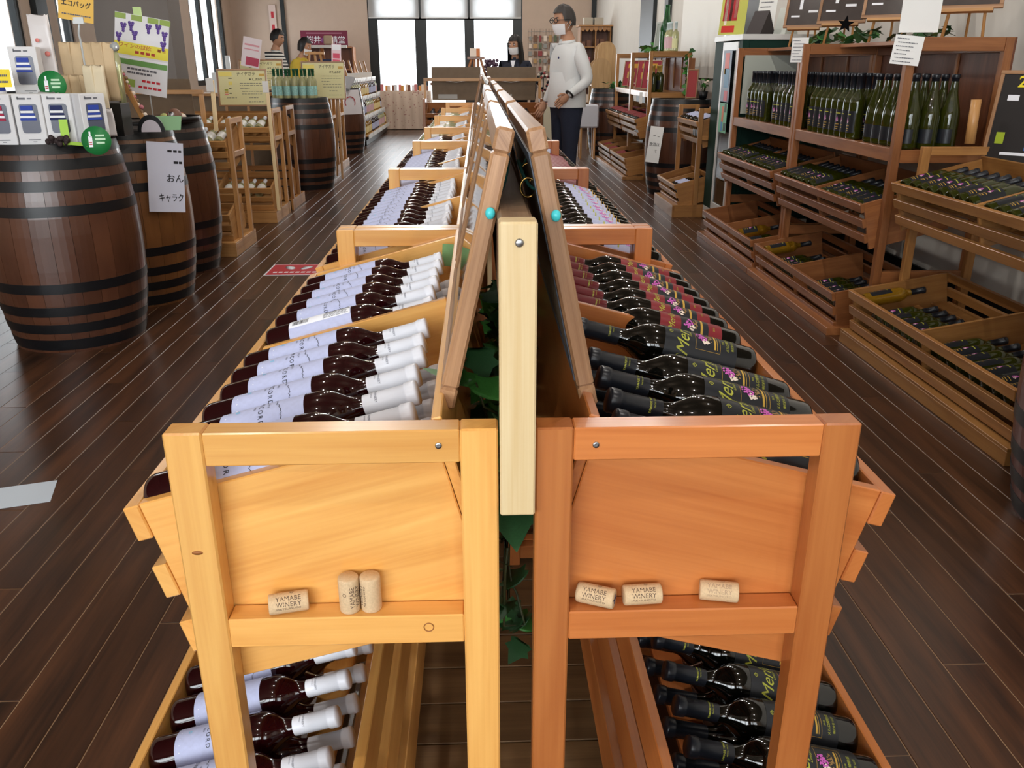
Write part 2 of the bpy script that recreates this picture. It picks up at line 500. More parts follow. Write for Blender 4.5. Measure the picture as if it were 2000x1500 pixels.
for k, (ya, yb) in enumerate([(11.95, 12.25)]):
    tag(bx('trim_%d' % (k + 7), (XL + 0.04, (ya + yb) / 2, ZC / 2), (0.08, yb - ya, ZC), M_WINF, ch=0), kind='structure')
bx_ = bx('baseboard_back', ((XL + BW0) / 2, YF - 0.012, 0.05), (BW0 - XL, 0.02, 0.1), M_WINF, ch=0); tag(bx_, kind='structure')
bx_ = bx('baseboard_right', (XR - 0.012, (YB + YF) / 2, 0.05), (0.02, YF - YB - 0.4, 0.1), M_WINF, ch=0); tag(bx_, kind='structure')

# roller blinds over the end windows
m, nt, b = nodes_of('blind_cloth')
b.inputs['Base Color'].default_value = lin((236, 234, 230)); b.inputs['Roughness'].default_value = 0.8
tr = nt.nodes.new('ShaderNodeBsdfTranslucent'); tr.inputs[0].default_value = lin((250, 250, 250))
mx = nt.nodes.new('ShaderNodeMixShader'); mx.inputs[0].default_value = 0.75
nt.links.new(b.outputs[0], mx.inputs[1]); nt.links.new(tr.outputs[0], mx.inputs[2]); nt.links.new(mx.outputs[0], nt.nodes['Material Output'].inputs[0])
M_BLIND = m
for x0, x1, side in ((-2.53, -1.36, 'left'), (-1.31, -0.22, 'middle'), (-0.17, 1.03, 'right')):
    t = thing('roller_blind', 'half-lowered cream roller blind over the %s end window' % side, 'blind', ((x0 + x1) / 2, YF - 0.06, 2.32))
    bx('blind_cloth', (0, 0, 0.42), (x1 - x0, 0.004, 0.80), M_BLIND, t, ch=0)
    bx('bottom_bar', (0, 0, 0.01), (x1 - x0, 0.02, 0.025), WHITE, t)
    mb = MB().tube([(-(x1 - x0) / 2, 0, 0.84), ((x1 - x0) / 2, 0, 0.84)], 0.035, 10); mb.build('roller', [WHITE], t)

# ceiling spot lamps in two rows
for rx, side in ((-0.95, 'left'), (1.15, 'right')):
    for k in range(12):
        y = -2.2 + k * 1.9
        t = thing('ceiling_lamp', '%s small black ceiling spot lamp in the %s row' % (ORD[k], side), 'lamp', (rx, y, ZC))
        MB().lathe([(0.0, 0.0), (0.05, 0.0), (0.05, -0.01), (0.02, -0.012), (0.0, -0.012)][::-1], 12).build('base', [BLACK], t)
        MB().lathe([(0.012, -0.012), (0.012, -0.1), (0.045, -0.1), (0.05, -0.2), (0.046, -0.2), (0.04, -0.105)][::-1], 14).build('shade', [BLACK], t)
        d = bpy.data.lights.new('lamp_light', 'POINT'); d.energy = 26; d.color = (1.0, 0.95, 0.89); d.shadow_soft_size = 0.03
        o = bpy.data.objects.new('lamp_light', d); COL.objects.link(o); o.parent = t; o.location = (0, 0, -0.24)
# ------------------------------------------------------------------ display racks: ladder ends, two tilted crates each
TILT = math.radians(15)
class Crate:
    """tilted tray; s runs from its outer top edge towards the back, t downwards, v along the rack"""
    def __init__(self, uA, zA, L=0.337, H=0.25, tilt=TILT):
        self.uA, self.zA, self.L, self.H, self.tilt = uA, zA, L, H, tilt
        self.c, self.s = math.cos(tilt), math.sin(tilt)
    def p(self, s, v, t):
        return Vector((self.uA - s * self.c - t * self.s, v, self.zA + s * self.s - t * self.c))

def crate_parts(root, cr, v0, v1, mat, div=(), nsl=3, back='solid', board=0.015, sl=(0.018, 0.043, 0.078), floor_t=0.142, divmat=None):
    rot = (0, cr.tilt, 0)
    for v in (v0 + board / 2, v1 - board / 2):
        bx('side_board', cr.p(cr.L / 2, v, cr.H / 2), (cr.L, board, cr.H), mat, root, rot, grain=(1, 0, 0))
    for v in div:
        bx('divider_board', cr.p(cr.L / 2, v, 0.09 + 0.002), (cr.L - 0.01, 0.014, 0.18), divmat or mat, root, rot, grain=(1, 0, 0))
    for k in range(nsl):
        bx('front_slat', cr.p(-sl[0] / 2, (v0 + v1) / 2, sl[1] / 2 + k * sl[2]), (sl[0], v1 - v0 + 0.004, sl[1]), mat, root, rot)
    if back == 'solid':
        bx('back_board', cr.p(cr.L + 0.007, (v0 + v1) / 2, 0.09), (0.012, v1 - v0, 0.20), mat, root, rot, grain=(0, 1, 0))
    else:
        for k in range(3):
            bx('back_slat', cr.p(cr.L + 0.009, (v0 + v1) / 2, 0.022 + k * 0.075), (0.018, v1 - v0, 0.043), mat, root, rot)
    for k in range(4):
        bx('bottom_slat', cr.p(0.05 + k * (cr.L - 0.1) / 3, (v0 + v1) / 2, floor_t), (0.06, v1 - v0 - 2 * board, 0.01), mat, root, rot)

def ladder(root, v, mat, W=0.346, top=0.946, tp=0.04, td=0.03, rails=(0.697,), low=0.08, inner=0.0):
    for u in (inner + tp / 2, inner + W - tp / 2):
        bx('post', (u, v, top / 2), (tp, td, top), mat, root, ch=0.002)
    for z in (top - 0.0195,) + tuple(rails) + (low,):
        bx('rail', (inner + W / 2, v, z), (W - 2 * tp - 0.0006, td - 0.001, 0.038), mat, root, ch=0.0015)

def rack(label, loc, rotz, length, mat, upper, lower, div=None, top=0.946, base=None, group=None, name='bottle_rack', W=0.346, backs=('solid', 'slats'), rails=(0.697,), ends=(True, True), basemat=None):
    root = thing(name, label, 'rack', loc, rotz, group)
    if ends[0]: ladder(root, 0.015, mat, W, top, rails=rails)
    if ends[1]: ladder(root, length - 0.015, mat, W, top, rails=rails)
    v0, v1 = 0.031, length - 0.031
    dv = ((v0 + v1) / 2,) if div is None else div
    for cr, bk in ((upper, backs[0]), (lower, backs[1])):
        if cr: crate_parts(root, cr, v0, v1, mat, dv, back=bk)
    if base:
        u0, u1, h = base
        bm = basemat or mat
        bx('plinth_front', (u1 - 0.01, length / 2, h / 2), (0.02, length, h), bm, root)
        bx('plinth_side', ((u0 + u1) / 2 - 0.01, 0.01, h / 2), (u1 - u0 - 0.02, 0.02, h), bm, root)
        bx('plinth_side', ((u0 + u1) / 2 - 0.01, length - 0.01, h / 2), (u1 - u0 - 0.02, 0.02, h), bm, root)
        bx('plinth_top', ((u0 + u1) / 2, length / 2, h + 0.006), (u1 - u0, length, 0.012), bm, root)
    return root

def unit_matrix(loc, rotz): return Matrix.Translation(loc) @ Matrix.Rotation(rotz, 4, 'Z')
def lay(UM, cr, s, v, t, roll=0.0, yaw=0.0):
    """matrix of a bottle lying in a crate: base at (s, v), neck towards the back"""
    o = cr.p(s, v, t)
    z = Vector((-cr.c, 0, cr.s)); x = Vector((cr.s, 0, cr.c))
    q = Quaternion(x, yaw); z = q @ z
    q2 = Quaternion(z, roll); x = q2 @ x
    y = z.cross(x)
    R = Matrix((x, y, z)).transposed().to_4x4()
    return UM @ Matrix.Translation(o) @ R

# ------------------------------------------------------------------ bottles
KB = 0.947
P_BORD = [(0.0, 0.007), (0.022, 0.005), (0.030, 0.0), (0.0352, 0.0015), (0.0372, 0.006), (0.0375, 0.012), (0.0375, 0.166), (0.0370, 0.174), (0.0350, 0.184), (0.0305, 0.194),
          (0.0240, 0.203), (0.0190, 0.210), (0.0163, 0.217), (0.0149, 0.226), (0.0143, 0.238), (0.0143, 0.285), (0.0156, 0.287), (0.0156, 0.297), (0.0, 0.2985)]
P_BURG = [(0.0, 0.007), (0.024, 0.005), (0.033, 0.0), (0.0385, 0.0015), (0.0405, 0.007), (0.0408, 0.014), (0.0408, 0.125), (0.0398, 0.140), (0.0365, 0.160), (0.0310, 0.180),
          (0.0250, 0.200), (0.0200, 0.220), (0.0168, 0.240), (0.0150, 0.258), (0.0145, 0.275), (0.0145, 0.288), (0.0156, 0.289), (0.0156, 0.297), (0.0, 0.2985)]
P_BORD = [(r * KB, z) for r, z in P_BORD]
def cap_prof(z0): return [(0.0146, z0), (0.0146, 0.283), (0.0158, 0.2835), (0.0166, 0.2865), (0.0166, 0.2965), (0.0158, 0.2995), (0.0, 0.3003)]

def print_concord():
    mb = MB(); r = 0.0361
    rnd = random.Random(3); pts = []                       # the ridge line around the label
    z = 0.107
    for k in range(46):
        a = -1.7 + 3.4 * k / 45
        z = 0.121 + 0.006 * math.sin(a * 2.1) + rnd.uniform(-0.0022, 0.0022)
        pts.append((a, z))
    v = []; f = []
    for a, z in pts:
        for d in (-0.0004, 0.0004): v.append((r * math.cos(a), r * math.sin(a), z + d))
    for k in range(len(pts) - 1): f.append((2 * k, 2 * k + 2, 2 * k + 3, 2 * k + 1))
    mb.add(v, f, None, 0, False, None, uvs=[(0, 0)] * len(v))
    text_wrap(mb, 'CONCORD', 0.0095, r, 0.100, 0.12, 0, spacing=1.45)
    text_wrap(mb, 'DRY', 0.0044, r, 0.1105, 0.12, 0, spacing=1.5)
    text_wrap(mb, 'RED', 0.0038, r, 0.0915, 0.12, 0, spacing=1.3)
    for k in range(9):
        a = -1.2 + 2.4 * k / 8
        shape_wrap(mb, [(a * r + 0.0009 * math.cos(w * PI / 3), 0.053 + 0.0009 * math.sin(w * PI / 3)) for w in range(6)], r, 1)
    n = 18
    v = []; f = []
    for k in range(n):
        w = 2 * PI * k / n
        for q in (0.0017, 0.0028): v.append((r * math.cos(0.05 + q * math.cos(w) / r), r * math.sin(0.05 + q * math.cos(w) / r), 0.068 + q * math.sin(w)))
    for k in range(n):
        j = (k + 1) % n; f.append((2 * k, 2 * k + 1, 2 * j + 1, 2 * j))
    mb.add(v, f, None, 2, False, None, uvs=[(0, 0)] * len(v))
    return mb.mesh('print', [INK, INK_WHITE, INK_CYAN])

def print_back():
    mb = MB(); r = 0.0361
    shape_wrap(mb, [(-0.004, 0.046), (0.020, 0.046), (0.020, 0.157), (-0.004, 0.157)], r, 1)
    rnd = random.Random(5)
    z = 0.052
    while z < 0.080:                                         # barcode
        w = rnd.choice((0.0004, 0.0008, 0.0012)); shape_wrap(mb, [(0.002, z), (0.015, z), (0.015, z + w), (0.002, z + w)], r + 0.0003, 0); z += w + rnd.choice((0.0006, 0.001))
    shape_wrap(mb, [(-0.004, 0.110), (0.000, 0.110), (0.000, 0.154), (-0.004, 0.154)], r + 0.0003, 0)
    for k in range(5):
        x = 0.003 + k * 0.0032; zz = 0.108
        while zz < 0.150:
            w = rnd.uniform(0.003, 0.009); shape_wrap(mb, [(x, zz), (x + 0.0011, zz), (x + 0.0011, zz + w), (x, zz + w)], r + 0.0003, 0); zz += w + 0.0014
    for k in range(3):
        x = -0.008 - k * 0.0045; zz = 0.050 + 0.03 * (k % 2)
        while zz < 0.148:
            w = rnd.uniform(0.004, 0.012); shape_wrap(mb, [(x, zz), (x + 0.0014, zz), (x + 0.0014, zz + w), (x, zz + w)], r, 0); zz += w + 0.002
    return mb.mesh('print', [INK, INK_WHITE])

def line_wrap(mb, pts, w, r, mi):
    for (x0, z0), (x1, z1) in zip(pts[:-1], pts[1:]):
        d = Vector((x1 - x0, z1 - z0)); n = Vector((-d.y, d.x)); n = n.normalized() * w / 2 if n.length else n
        shape_wrap(mb, [(x0 - n.x, z0 - n.y), (x1 - n.x, z1 - n.y), (x1 + n.x, z1 + n.y), (x0 + n.x, z0 + n.y)], r, mi)

def print_merlot(art=True):
    mb = MB(); r = 0.0362
    text_wrap(mb, 'Merlot', 0.030, r, 0.1285, 0.0, 0, shear=0.45)
    # long swash before the capital and the small second line
    sw = [(-0.043 + 0.006 * math.cos(a), 0.129 + 0.009 * math.sin(a)) for a in [0.4 + 3.9 * k / 12 for k in range(13)]]
    line_wrap(mb, sw, 0.0007, r, 0)
    text_wrap(mb, 'Limited', 0.0062, r, 0.1165, 0.16, 0, shear=0.4)
    line_wrap(mb, [(-0.004, 0.150), (0.0, 0.1535), (0.004, 0.150), (0.0, 0.1465), (-0.004, 0.150)], 0.0007, r, 0)
    line_wrap(mb, [(-0.002, 0.150), (0.002, 0.1515), (0.001, 0.148)], 0.0006, r, 0)
    fr = [(-0.024, 0.108), (0.026, 0.108), (0.026, 0.066), (-0.024, 0.066), (-0.024, 0.108)]
    line_wrap(mb, fr, 0.0005, r, 1)
    rnd = random.Random(9)
    def dots(cx, cz, n, sx, sz, rad, mi):
        for k in range(n):
            a = rnd.uniform(0, 2 * PI); q = math.sqrt(rnd.random())
            x, z = cx + sx * q * math.cos(a), cz + sz * q * math.sin(a)
            shape_wrap(mb, [(x + rad * math.cos(w * PI / 3), z + rad * math.sin(w * PI / 3)) for w in range(6)], r + 0.0002 + 0.00001 * k, mi)
    dots(0.004, 0.097, 34, 0.010, 0.0095, 0.0017, 2)
    dots(-0.007, 0.0905, 16, 0.0058, 0.0052, 0.0017, 3)
    dots(0.004, 0.0845, 26, 0.012, 0.0050, 0.0013, 4)
    shape_wrap(mb, [(-0.019, 0.0735), (0.021, 0.0735), (0.021, 0.0765), (-0.019, 0.0765)], r, 1)
    shape_wrap(mb, [(-0.019, 0.0705), (0.021, 0.0705), (0.021, 0.0713), (-0.019, 0.0713)], r, 1)
    text_wrap(mb, '2018', 0.0042, r, 0.0605, 0.0, 0)
    text_wrap(mb, 'メルロ樽熟成', 0.0060, r, 0.0530, 0.0, 0)
    text_wrap(mb, '株式会社 山辺', 0.0046, r, 0.0445, 0.0, 0)
    return mb.mesh('print', [INK_GOLD, INK_OCHRE, INK_PINK, INK_CREAM, plain('basket_ink', (150, 118, 70), 0.5)])

def print_redlabel():
    mb = MB(); r = 0.0362
    shape_wrap(mb, [(-0.022, 0.062), (-0.008, 0.062), (-0.008, 0.112), (-0.022, 0.112)], r - 0.0002, 5)
    shape_wrap(mb, [(-0.009, 0.062), (0.009, 0.062), (0.009, 0.112), (-0.009, 0.112)], r - 0.0001, 5)
    shape_wrap(mb, [(0.008, 0.062), (0.022, 0.062), (0.022, 0.112), (0.008, 0.112)], r - 0.0002, 5)
    text_wrap(mb, 'Merlot', 0.017, r, 0.1285, 0.0, 0, shear=0.45)
    rnd = random.Random(2)
    for (cx, cz, n, sx, sz, mi) in ((0.002, 0.100, 22, 0.011, 0.008, 2), (-0.007, 0.092, 12, 0.006, 0.005, 3), (0.004, 0.086, 12, 0.012, 0.004, 4)):
        for k in range(n):
            a = rnd.uniform(0, 2 * PI); q = math.sqrt(rnd.random()); x, z = cx + sx * q * math.cos(a), cz + sz * q * math.sin(a)
            shape_wrap(mb, [(x + 0.0018 * math.cos(w * PI / 3), z + 0.0018 * math.sin(w * PI / 3)) for w in range(6)], r + 0.0003 + 0.00001 * k, mi)
    shape_wrap(mb, [(-0.019, 0.0725), (0.021, 0.0725), (0.021, 0.0765), (-0.019, 0.0765)], r + 0.0003, 1)
    text_wrap(mb, '2018', 0.0046, r, 0.052, 0.0, 0)
    return mb.mesh('print', [INK_GOLD, INK_OCHRE, INK_PINK, INK_CREAM, plain('basket_ink', (150, 118, 70), 0.5), LAB_BLACK])

def print_far():
    """grape motif and gold lines as they read on the white wine labels"""
    mb = MB(); r = 0.0363
    for x, z, w, h, mi in ((-0.018, 0.112, 0.036, 0.004, 0), (-0.014, 0.061, 0.028, 0.0025, 1), (-0.012, 0.048, 0.024, 0.0030, 1), (-0.010, 0.040, 0.020, 0.002, 1)):
        for k in range(3):
            a, b = x + w * k / 3, x + w * (k + 1) / 3; shape_wrap(mb, [(a, z), (b, z), (b, z + h), (a, z + h)], r, mi)
    rnd = random.Random(4)
    for k in range(18):
        a = rnd.uniform(0, 2 * PI); q = math.sqrt(rnd.random()); x, z = 0.008 * q * math.cos(a), 0.085 + 0.010 * q * math.sin(a)
        shape_wrap(mb, [(x + 0.0024 * math.cos(w * PI / 3), z + 0.0024 * math.sin(w * PI / 3)) for w in range(6)], r + 0.0001 + 0.00001 * k, 2 if k % 4 else 3)
    return mb.mesh('print', [INK_GOLD, INK_OCHRE, INK_PINK, INK_CREAM])

def cap_print(col):
    mb = MB()
    text_wrap(mb, 'YAMABE WINERY', 0.0046, 0.0150, 0.246, 0.0, 0, bold=0.005)
    text_wrap(mb, 'YAMABE', 0.0046, 0.0150, 0.246, PI, 0)
    for k in (-1, 1): text_wrap(mb, 'MATSU', 0.0028, 0.0150, 0.2405, 0.35 * k, 0)
    return mb.mesh('print', [col])

def bottle_meshes(key, prof, glass, cap, lab, z0, z1, a0, a1, capz, pr=None, cpr=None, seg=28, lr=0.0003):
    g = MB().lathe(prof, seg).mesh(key + '_glass', [glass])
    c = MB().lathe(cap_prof(capz), 20).mesh(key + '_capsule', [cap]) if cap else None
    l = None
    if lab:
        R = max(p[0] for p in prof) + lr
        mb = MB(); patch(mb, R, z0, z1, a0, a1, 20); l = mb.mesh(key + '_label', [lab])
    return dict(glass=g, cap=c, label=l, pr=pr, cpr=cpr)
BK = {}
CP_GREY = cap_print(plain('grey_ink', (120, 122, 134), 0.5)); CP_GOLD = cap_print(INK_GOLD)
BK['lavender'] = bottle_meshes('lavender', P_BORD, GL_RED, CAP_WHITE, LAB_LAV, 0.045, 0.158, -1.9, 1.9, 0.228, print_concord(), CP_GREY)
BK['lavender_back'] = dict(BK['lavender'], pr=print_back())
BK['merlot'] = bottle_meshes('merlot', P_BORD, GL_BLACK, CAP_BLACK, LAB_BLACK, 0.037, 0.160, -1.25, 1.25, 0.229, print_merlot(), CP_GOLD)
BK['crimson'] = bottle_meshes('crimson', P_BORD, GL_BLACK, CAP_RED, LAB_RED, 0.037, 0.150, -1.25, 1.25, 0.226, print_redlabel(), CP_GOLD)
BK['plum'] = bottle_meshes('plum', P_BORD, GL_BLACK, CAP_BLACK, LAB_LAV, 0.05, 0.15, -1.25, 1.25, 0.229, print_far(), None)
BK['olive'] = bottle_meshes('olive', P_BORD, GL_OLIVE, CAP_BLACK, LAB_BLACK, 0.030, 0.130, -1.15, 1.15, 0.229, print_far(), None, seg=20)
BK['olive_burg'] = bottle_meshes('olive_burg', P_BURG, GL_OLIVE, CAP_BLACK, LAB_BLACK, 0.024, 0.082, -1.2, 1.2, 0.236, None, None, seg=20)
BK['amber'] = bottle_meshes('amber', P_BORD, GL_AMBER, CAP_BLACK, LAB_BLACK, 0.030, 0.130, -1.15, 1.15, 0.229, print_far(), None, seg=20)
BK['white_cap'] = bottle_meshes('white_cap', P_BORD, GL_CLEAR, CAP_WHITE, LAB_WHITE, 0.040, 0.140, -1.6, 1.6, 0.215, None, None, seg=18)
BK['spring'] = bottle_meshes('spring', P_BORD, GL_CLEAR, plain('green_capsule', (30, 84, 56), 0.35), plain('aqua_label', (150, 200, 196), 0.5, noise=0.5, nscale=60), 0.030, 0.125, -1.3, 1.3, 0.222, None, None, seg=18)

def join_simple(k, lowseg=14):
    """one mesh for bottles too small in the picture to show their parts"""
    d = BK[k]; mats = []; V = []; F = []; MI = []
    for part in ('glass', 'cap', 'label'):
        me = d[part]
        if me is None: continue
        o = len(V); V += [tuple(v.co) for v in me.vertices]; F += [[o + i for i in p.vertices] for p in me.polygons]
        MI += [len(mats)] * len(me.polygons); mats.append(me.materials[0])
    me = bpy.data.meshes.new(k + '_small'); me.from_pydata(V, [], F)
    for m_ in mats: me.materials.append(m_)
    me.polygons.foreach_set('material_index', MI); me.polygons.foreach_set('use_smooth', [True] * len(F)); me.update()
    return me
_SMALL = {}
BNAME = {'lavender': 'red_wine_bottle', 'lavender_back': 'red_wine_bottle', 'merlot': 'red_wine_bottle', 'crimson': 'crimson_wine_bottle', 'plum': 'dark_wine_bottle', 'olive': 'white_wine_bottle', 'olive_burg': 'white_wine_bottle', 'amber': 'golden_wine_bottle', 'white_cap': 'pale_wine_bottle', 'spring': 'spring_wine_bottle', 'gold_cap': 'gold_capped_bottle', 'rose': 'rose_wine_bottle', 'pale': 'rose_wine_bottle', 'juice': 'juice_bottle', 'grape_juice': 'juice_bottle'}
def bottle(kind, M, label, group, small=False, name=None, cat='bottle', prints=True):
    name = name or BNAME[kind]
    if small:
        if kind not in _SMALL: _SMALL[kind] = join_simple(kind)
        return tag(put(name, _SMALL[kind], M=M), label, cat, group)
    d = BK[kind]
    o = tag(put(name, d['glass'], M=M), label, cat, group)
    if d['cap']:
        c = put('capsule', d['cap'], o)
        if prints and d['cpr']: put('cap_print', d['cpr'], c)
    if d['label']:
        l = put('paper_label', d['label'], o)
        if prints and d['pr']: put('label_print', d['pr'], l)
    return o
# ------------------------------------------------------------------ the double run of racks down the middle
XLI, XRI = 0.016, 0.0555                      # inner faces of the left and right ladder ends
EDGES = [0.80, 1.972, 3.168, 4.37, 5.352, 6.60, 7.80, 9.00]
UP = Crate(0.396, 0.848); LOW = Crate(0.546, 0.300, 0.355)
names = ['nearest', 'second', 'third', 'fourth', 'fifth', 'sixth', 'seventh']
RB = 0.0715
def lay_row(UM, length, cr, ys, t, kinds, side, k, group, small, texts, s=0.001, name_pos='', conv=None, prints=True, jit=True):
    for n, v in enumerate(ys):
        kd = kinds(n) if callable(kinds) else kinds
        rnd = random.Random(int(v * 1e4) + k * 77 + (0 if side == 'left' else 31) + int(t * 1000))
        M = lay(UM, cr, s + rnd.uniform(-0.003, 0.004), v, t, rnd.uniform(-0.12, 0.22) - (0.42 if side == 'right' else 0.0) if jit else 0.0, rnd.uniform(-0.012, 0.012))
        bottle(kd, M, texts(n), group, small, prints=prints)

left_units = []; right_units = []
for k in range(7):
    y0, y1 = EDGES[k], EDGES[k + 1] - 0.004
    Ln = y1 - y0
    lw = ['pale varnished pine', 'pale varnished pine', 'pale varnished pine', 'pale varnished pine', 'pale varnished pine', 'pale varnished pine', 'pale varnished pine'][k]
    l = rack('%s pine bottle rack in the left centre row' % names[k] if k else 'pale varnished pine bottle rack nearest in the left centre row, corks on its rail',
             (XLI, y1, 0), PI, Ln, W_LEFT, UP, LOW, group='left centre row of racks')
    r = rack('%s orange bottle rack in the right centre row' % names[k] if k else 'orange-stained bottle rack nearest in the right centre row, corks on its rail',
             (XRI, y0, 0), 0, Ln, W_RIGHT, UP, LOW, group='right centre row of racks')
    left_units.append((unit_matrix((XLI, y1, 0), PI), y0, y1, Ln)); right_units.append((unit_matrix((XRI, y0, 0), 0), y0, y1, Ln))

T1, T2 = 0.022, 0.090
def L_v(k, Y): return left_units[k][2] - Y
def R_v(k, Y): return Y - right_units[k][1]
nearL = [1.300 - RB * i for i in range(7)]
farL = [1.437, 1.525, 1.597, 1.669, 1.741, 1.813]
lay_row(left_units[0][0], 0, UP, [L_v(0, y) for y in nearL], T1, 'lavender', 'left', 0, 'lavender-label bottles in the nearest left tray', False,
        lambda n: 'lavender-label red wine, upper layer, %s in front of the nearest left divider' % ORD[n])
lay_row(left_units[0][0], 0, UP, [L_v(0, y) for y in farL], T1, lambda n: 'lavender_back' if n == 0 else 'lavender', 'left', 0, 'lavender-label bottles in the nearest left tray', False,
        lambda n: 'red wine bottle turned to show its back label with barcode' if n == 0 else 'lavender-label red wine, upper layer, %s behind the nearest left divider' % ORD[n])
lay_row(left_units[0][0], 0, UP, [L_v(0, 1.262 - RB * i) for i in range(6)], T2, 'lavender', 'left', 0, 'white-capped bottles in the under layer', False,
        lambda n: 'white cap of under-layer red wine, %s in front of the nearest left divider' % ORD[n], prints=False)
lay_row(left_units[0][0], 0, UP, [L_v(0, 1.40 + RB * i) for i in range(7)], T2, 'lavender', 'left', 0, 'white-capped bottles in the under layer', False,
        lambda n: 'white cap of under-layer red wine, %s behind the nearest left divider' % ORD[n], prints=False)
lay_row(left_units[0][0], 0, LOW, [L_v(0, 1.225 - 0.084 * i) for i in range(5)], T1 + 0.012, 'lavender', 'left', 0, 'lavender-label bottles in the low left tray', False,
        lambda n: 'lavender-label red wine in the low left tray, upper layer, %s from the divider' % ORD[n])
lay_row(left_units[0][0], 0, LOW, [L_v(0, 1.30 - 0.0765 * i) for i in range(6)], T2, 'lavender', 'left', 0, 'lavender-label bottles in the low left tray', False,
        lambda n: 'lavender-label red wine in the low left tray, under layer, %s from the divider' % ORD[n], prints=False)
for k in range(1, 7):
    UM, y0, y1, Ln = left_units[k]
    mid = (y0 + y1) / 2; npc = int((mid - y0 - 0.085) / RB) + 1
    kd = 'lavender' if k <= 3 else 'white_cap'
    txt = 'lavender-label red wine' if k <= 3 else 'white-labelled pale bottle'
    for half, st in (('near', y0 + 0.086), ('far', mid + 0.046)):
        if k == 6 and half == 'far': continue
        lay_row(UM, 0, UP, [L_v(k, st + RB * i) for i in range(npc)], T1, kd, 'left', k, 'bottles in the %s left centre rack' % names[k], k > 1,
                lambda n: '%s, %s in the %s half, %s left centre rack' % (txt, ORD[n], half, names[k]), prints=(k < 3))
# right side
nearR = [1.300, 1.140, 1.062, 0.985, 0.908]
lay_row(right_units[0][0], 0, UP, [R_v(0, y) for y in nearR], T1, 'merlot', 'right', 0, 'black-label bottles in the nearest right tray', False,
        lambda n: 'black-label red wine lying alone against the nearest right divider' if n == 0 else 'black-label red wine, upper layer, %s in front of the nearest right divider' % ORD[n])
lay_row(right_units[0][0], 0, UP, [R_v(0, 1.262 - RB * i) for i in range(6)], T2, 'merlot', 'right', 0, 'black-capped bottles in the under layer', False,
        lambda n: 'black-label red wine of the under layer, %s in front of the nearest right divider' % ORD[n], prints=False)
lay_row(right_units[0][0], 0, UP, [R_v(0, 1.397 + RB * i) for i in range(7)], T1, 'crimson', 'right', 0, 'crimson-label bottles in the nearest right tray', False,
        lambda n: 'crimson-label red wine with red cap, %s behind the nearest right divider' % ORD[n])
lay_row(right_units[0][0], 0, LOW, [R_v(0, 1.225 - 0.084 * i) for i in range(5)], T1 + 0.012, 'merlot', 'right', 0, 'black-label bottles in the low right tray', False,
        lambda n: 'black-label red wine in the low right tray, upper layer, %s from the divider' % ORD[n])
lay_row(right_units[0][0], 0, LOW, [R_v(0, 1.30 - 0.0765 * i) for i in range(6)], T2, 'merlot', 'right', 0, 'black-label bottles in the low right tray', False,
        lambda n: 'black-label red wine in the low right tray, under layer, %s from the divider' % ORD[n], prints=False)
for k in range(1, 5):
    UM, y0, y1, Ln = right_units[k]
    mid = (y0 + y1) / 2; npc = int((mid - y0 - 0.085) / RB) + 1
    kd = {1: 'plum', 2: 'crimson', 3: 'lavender', 4: 'olive'}[k]
    txt = {1: 'dark bottle with pale label', 2: 'crimson-label bottle', 3: 'lavender-label bottle', 4: 'olive glass bottle'}[k]
    for half, st in (('near', y0 + 0.086), ('far', mid + 0.046)):
        if k == 4 and half == 'far': continue
        lay_row(UM, 0, UP, [R_v(k, st + RB * i) for i in range(npc)], T1, kd, 'right', k, 'bottles in the %s right centre rack' % names[k], k > 1,
                lambda n: '%s, %s in the %s half, %s right centre rack' % (txt, ORD[n], half, names[k]), prints=(k < 2))

# ---- spine: posts, beam, boards under it
t = thing('display_spine', 'pale pine post and long beam carrying the sign boards between the two rack rows', 'stand', (0.036, 0.80, 0))
bx('post', (0.0, 0.003, 1.006), (0.037, 0.03, 0.313), W_PALE, t, ch=0.002)
for y in (3.0, 5.4, 8.0): bx('post', (0.0, y, 0.58), (0.034, 0.03, 1.14), W_PALE, t)
W_BEAM = wood('weathered_beam', (150, 120, 90), (112, 84, 60), 0.5, 0.0, ring=40)
bx('beam', (0.0, 4.10, 1.112), (0.036, 8.16, 0.09), W_BEAM, t, ch=0.004)
mb = MB().lathe([(0, 0.0), (0.0042, 0.0), (0.0042, 0.0012), (0.003, 0.002), (0, 0.002)], 12); mb.build('screw', [STEEL], t, (0.001, -0.012, 1.143), (PI / 2, 0, 0))
t = thing('floor_pallet', 'low slatted wooden pallet under the two centre rack rows', 'pallet', (0.036, 0.86, 0))
for s_ in (-1, 1): bx('runner', (s_ * 0.18, 1.0, 0.012), (0.05, 2.0, 0.024), W_PALLET, t)
for i in range(18): bx('plank', (0, 0.055 + i * 0.112, 0.033), (0.62, 0.109, 0.018), W_PALLET, t)

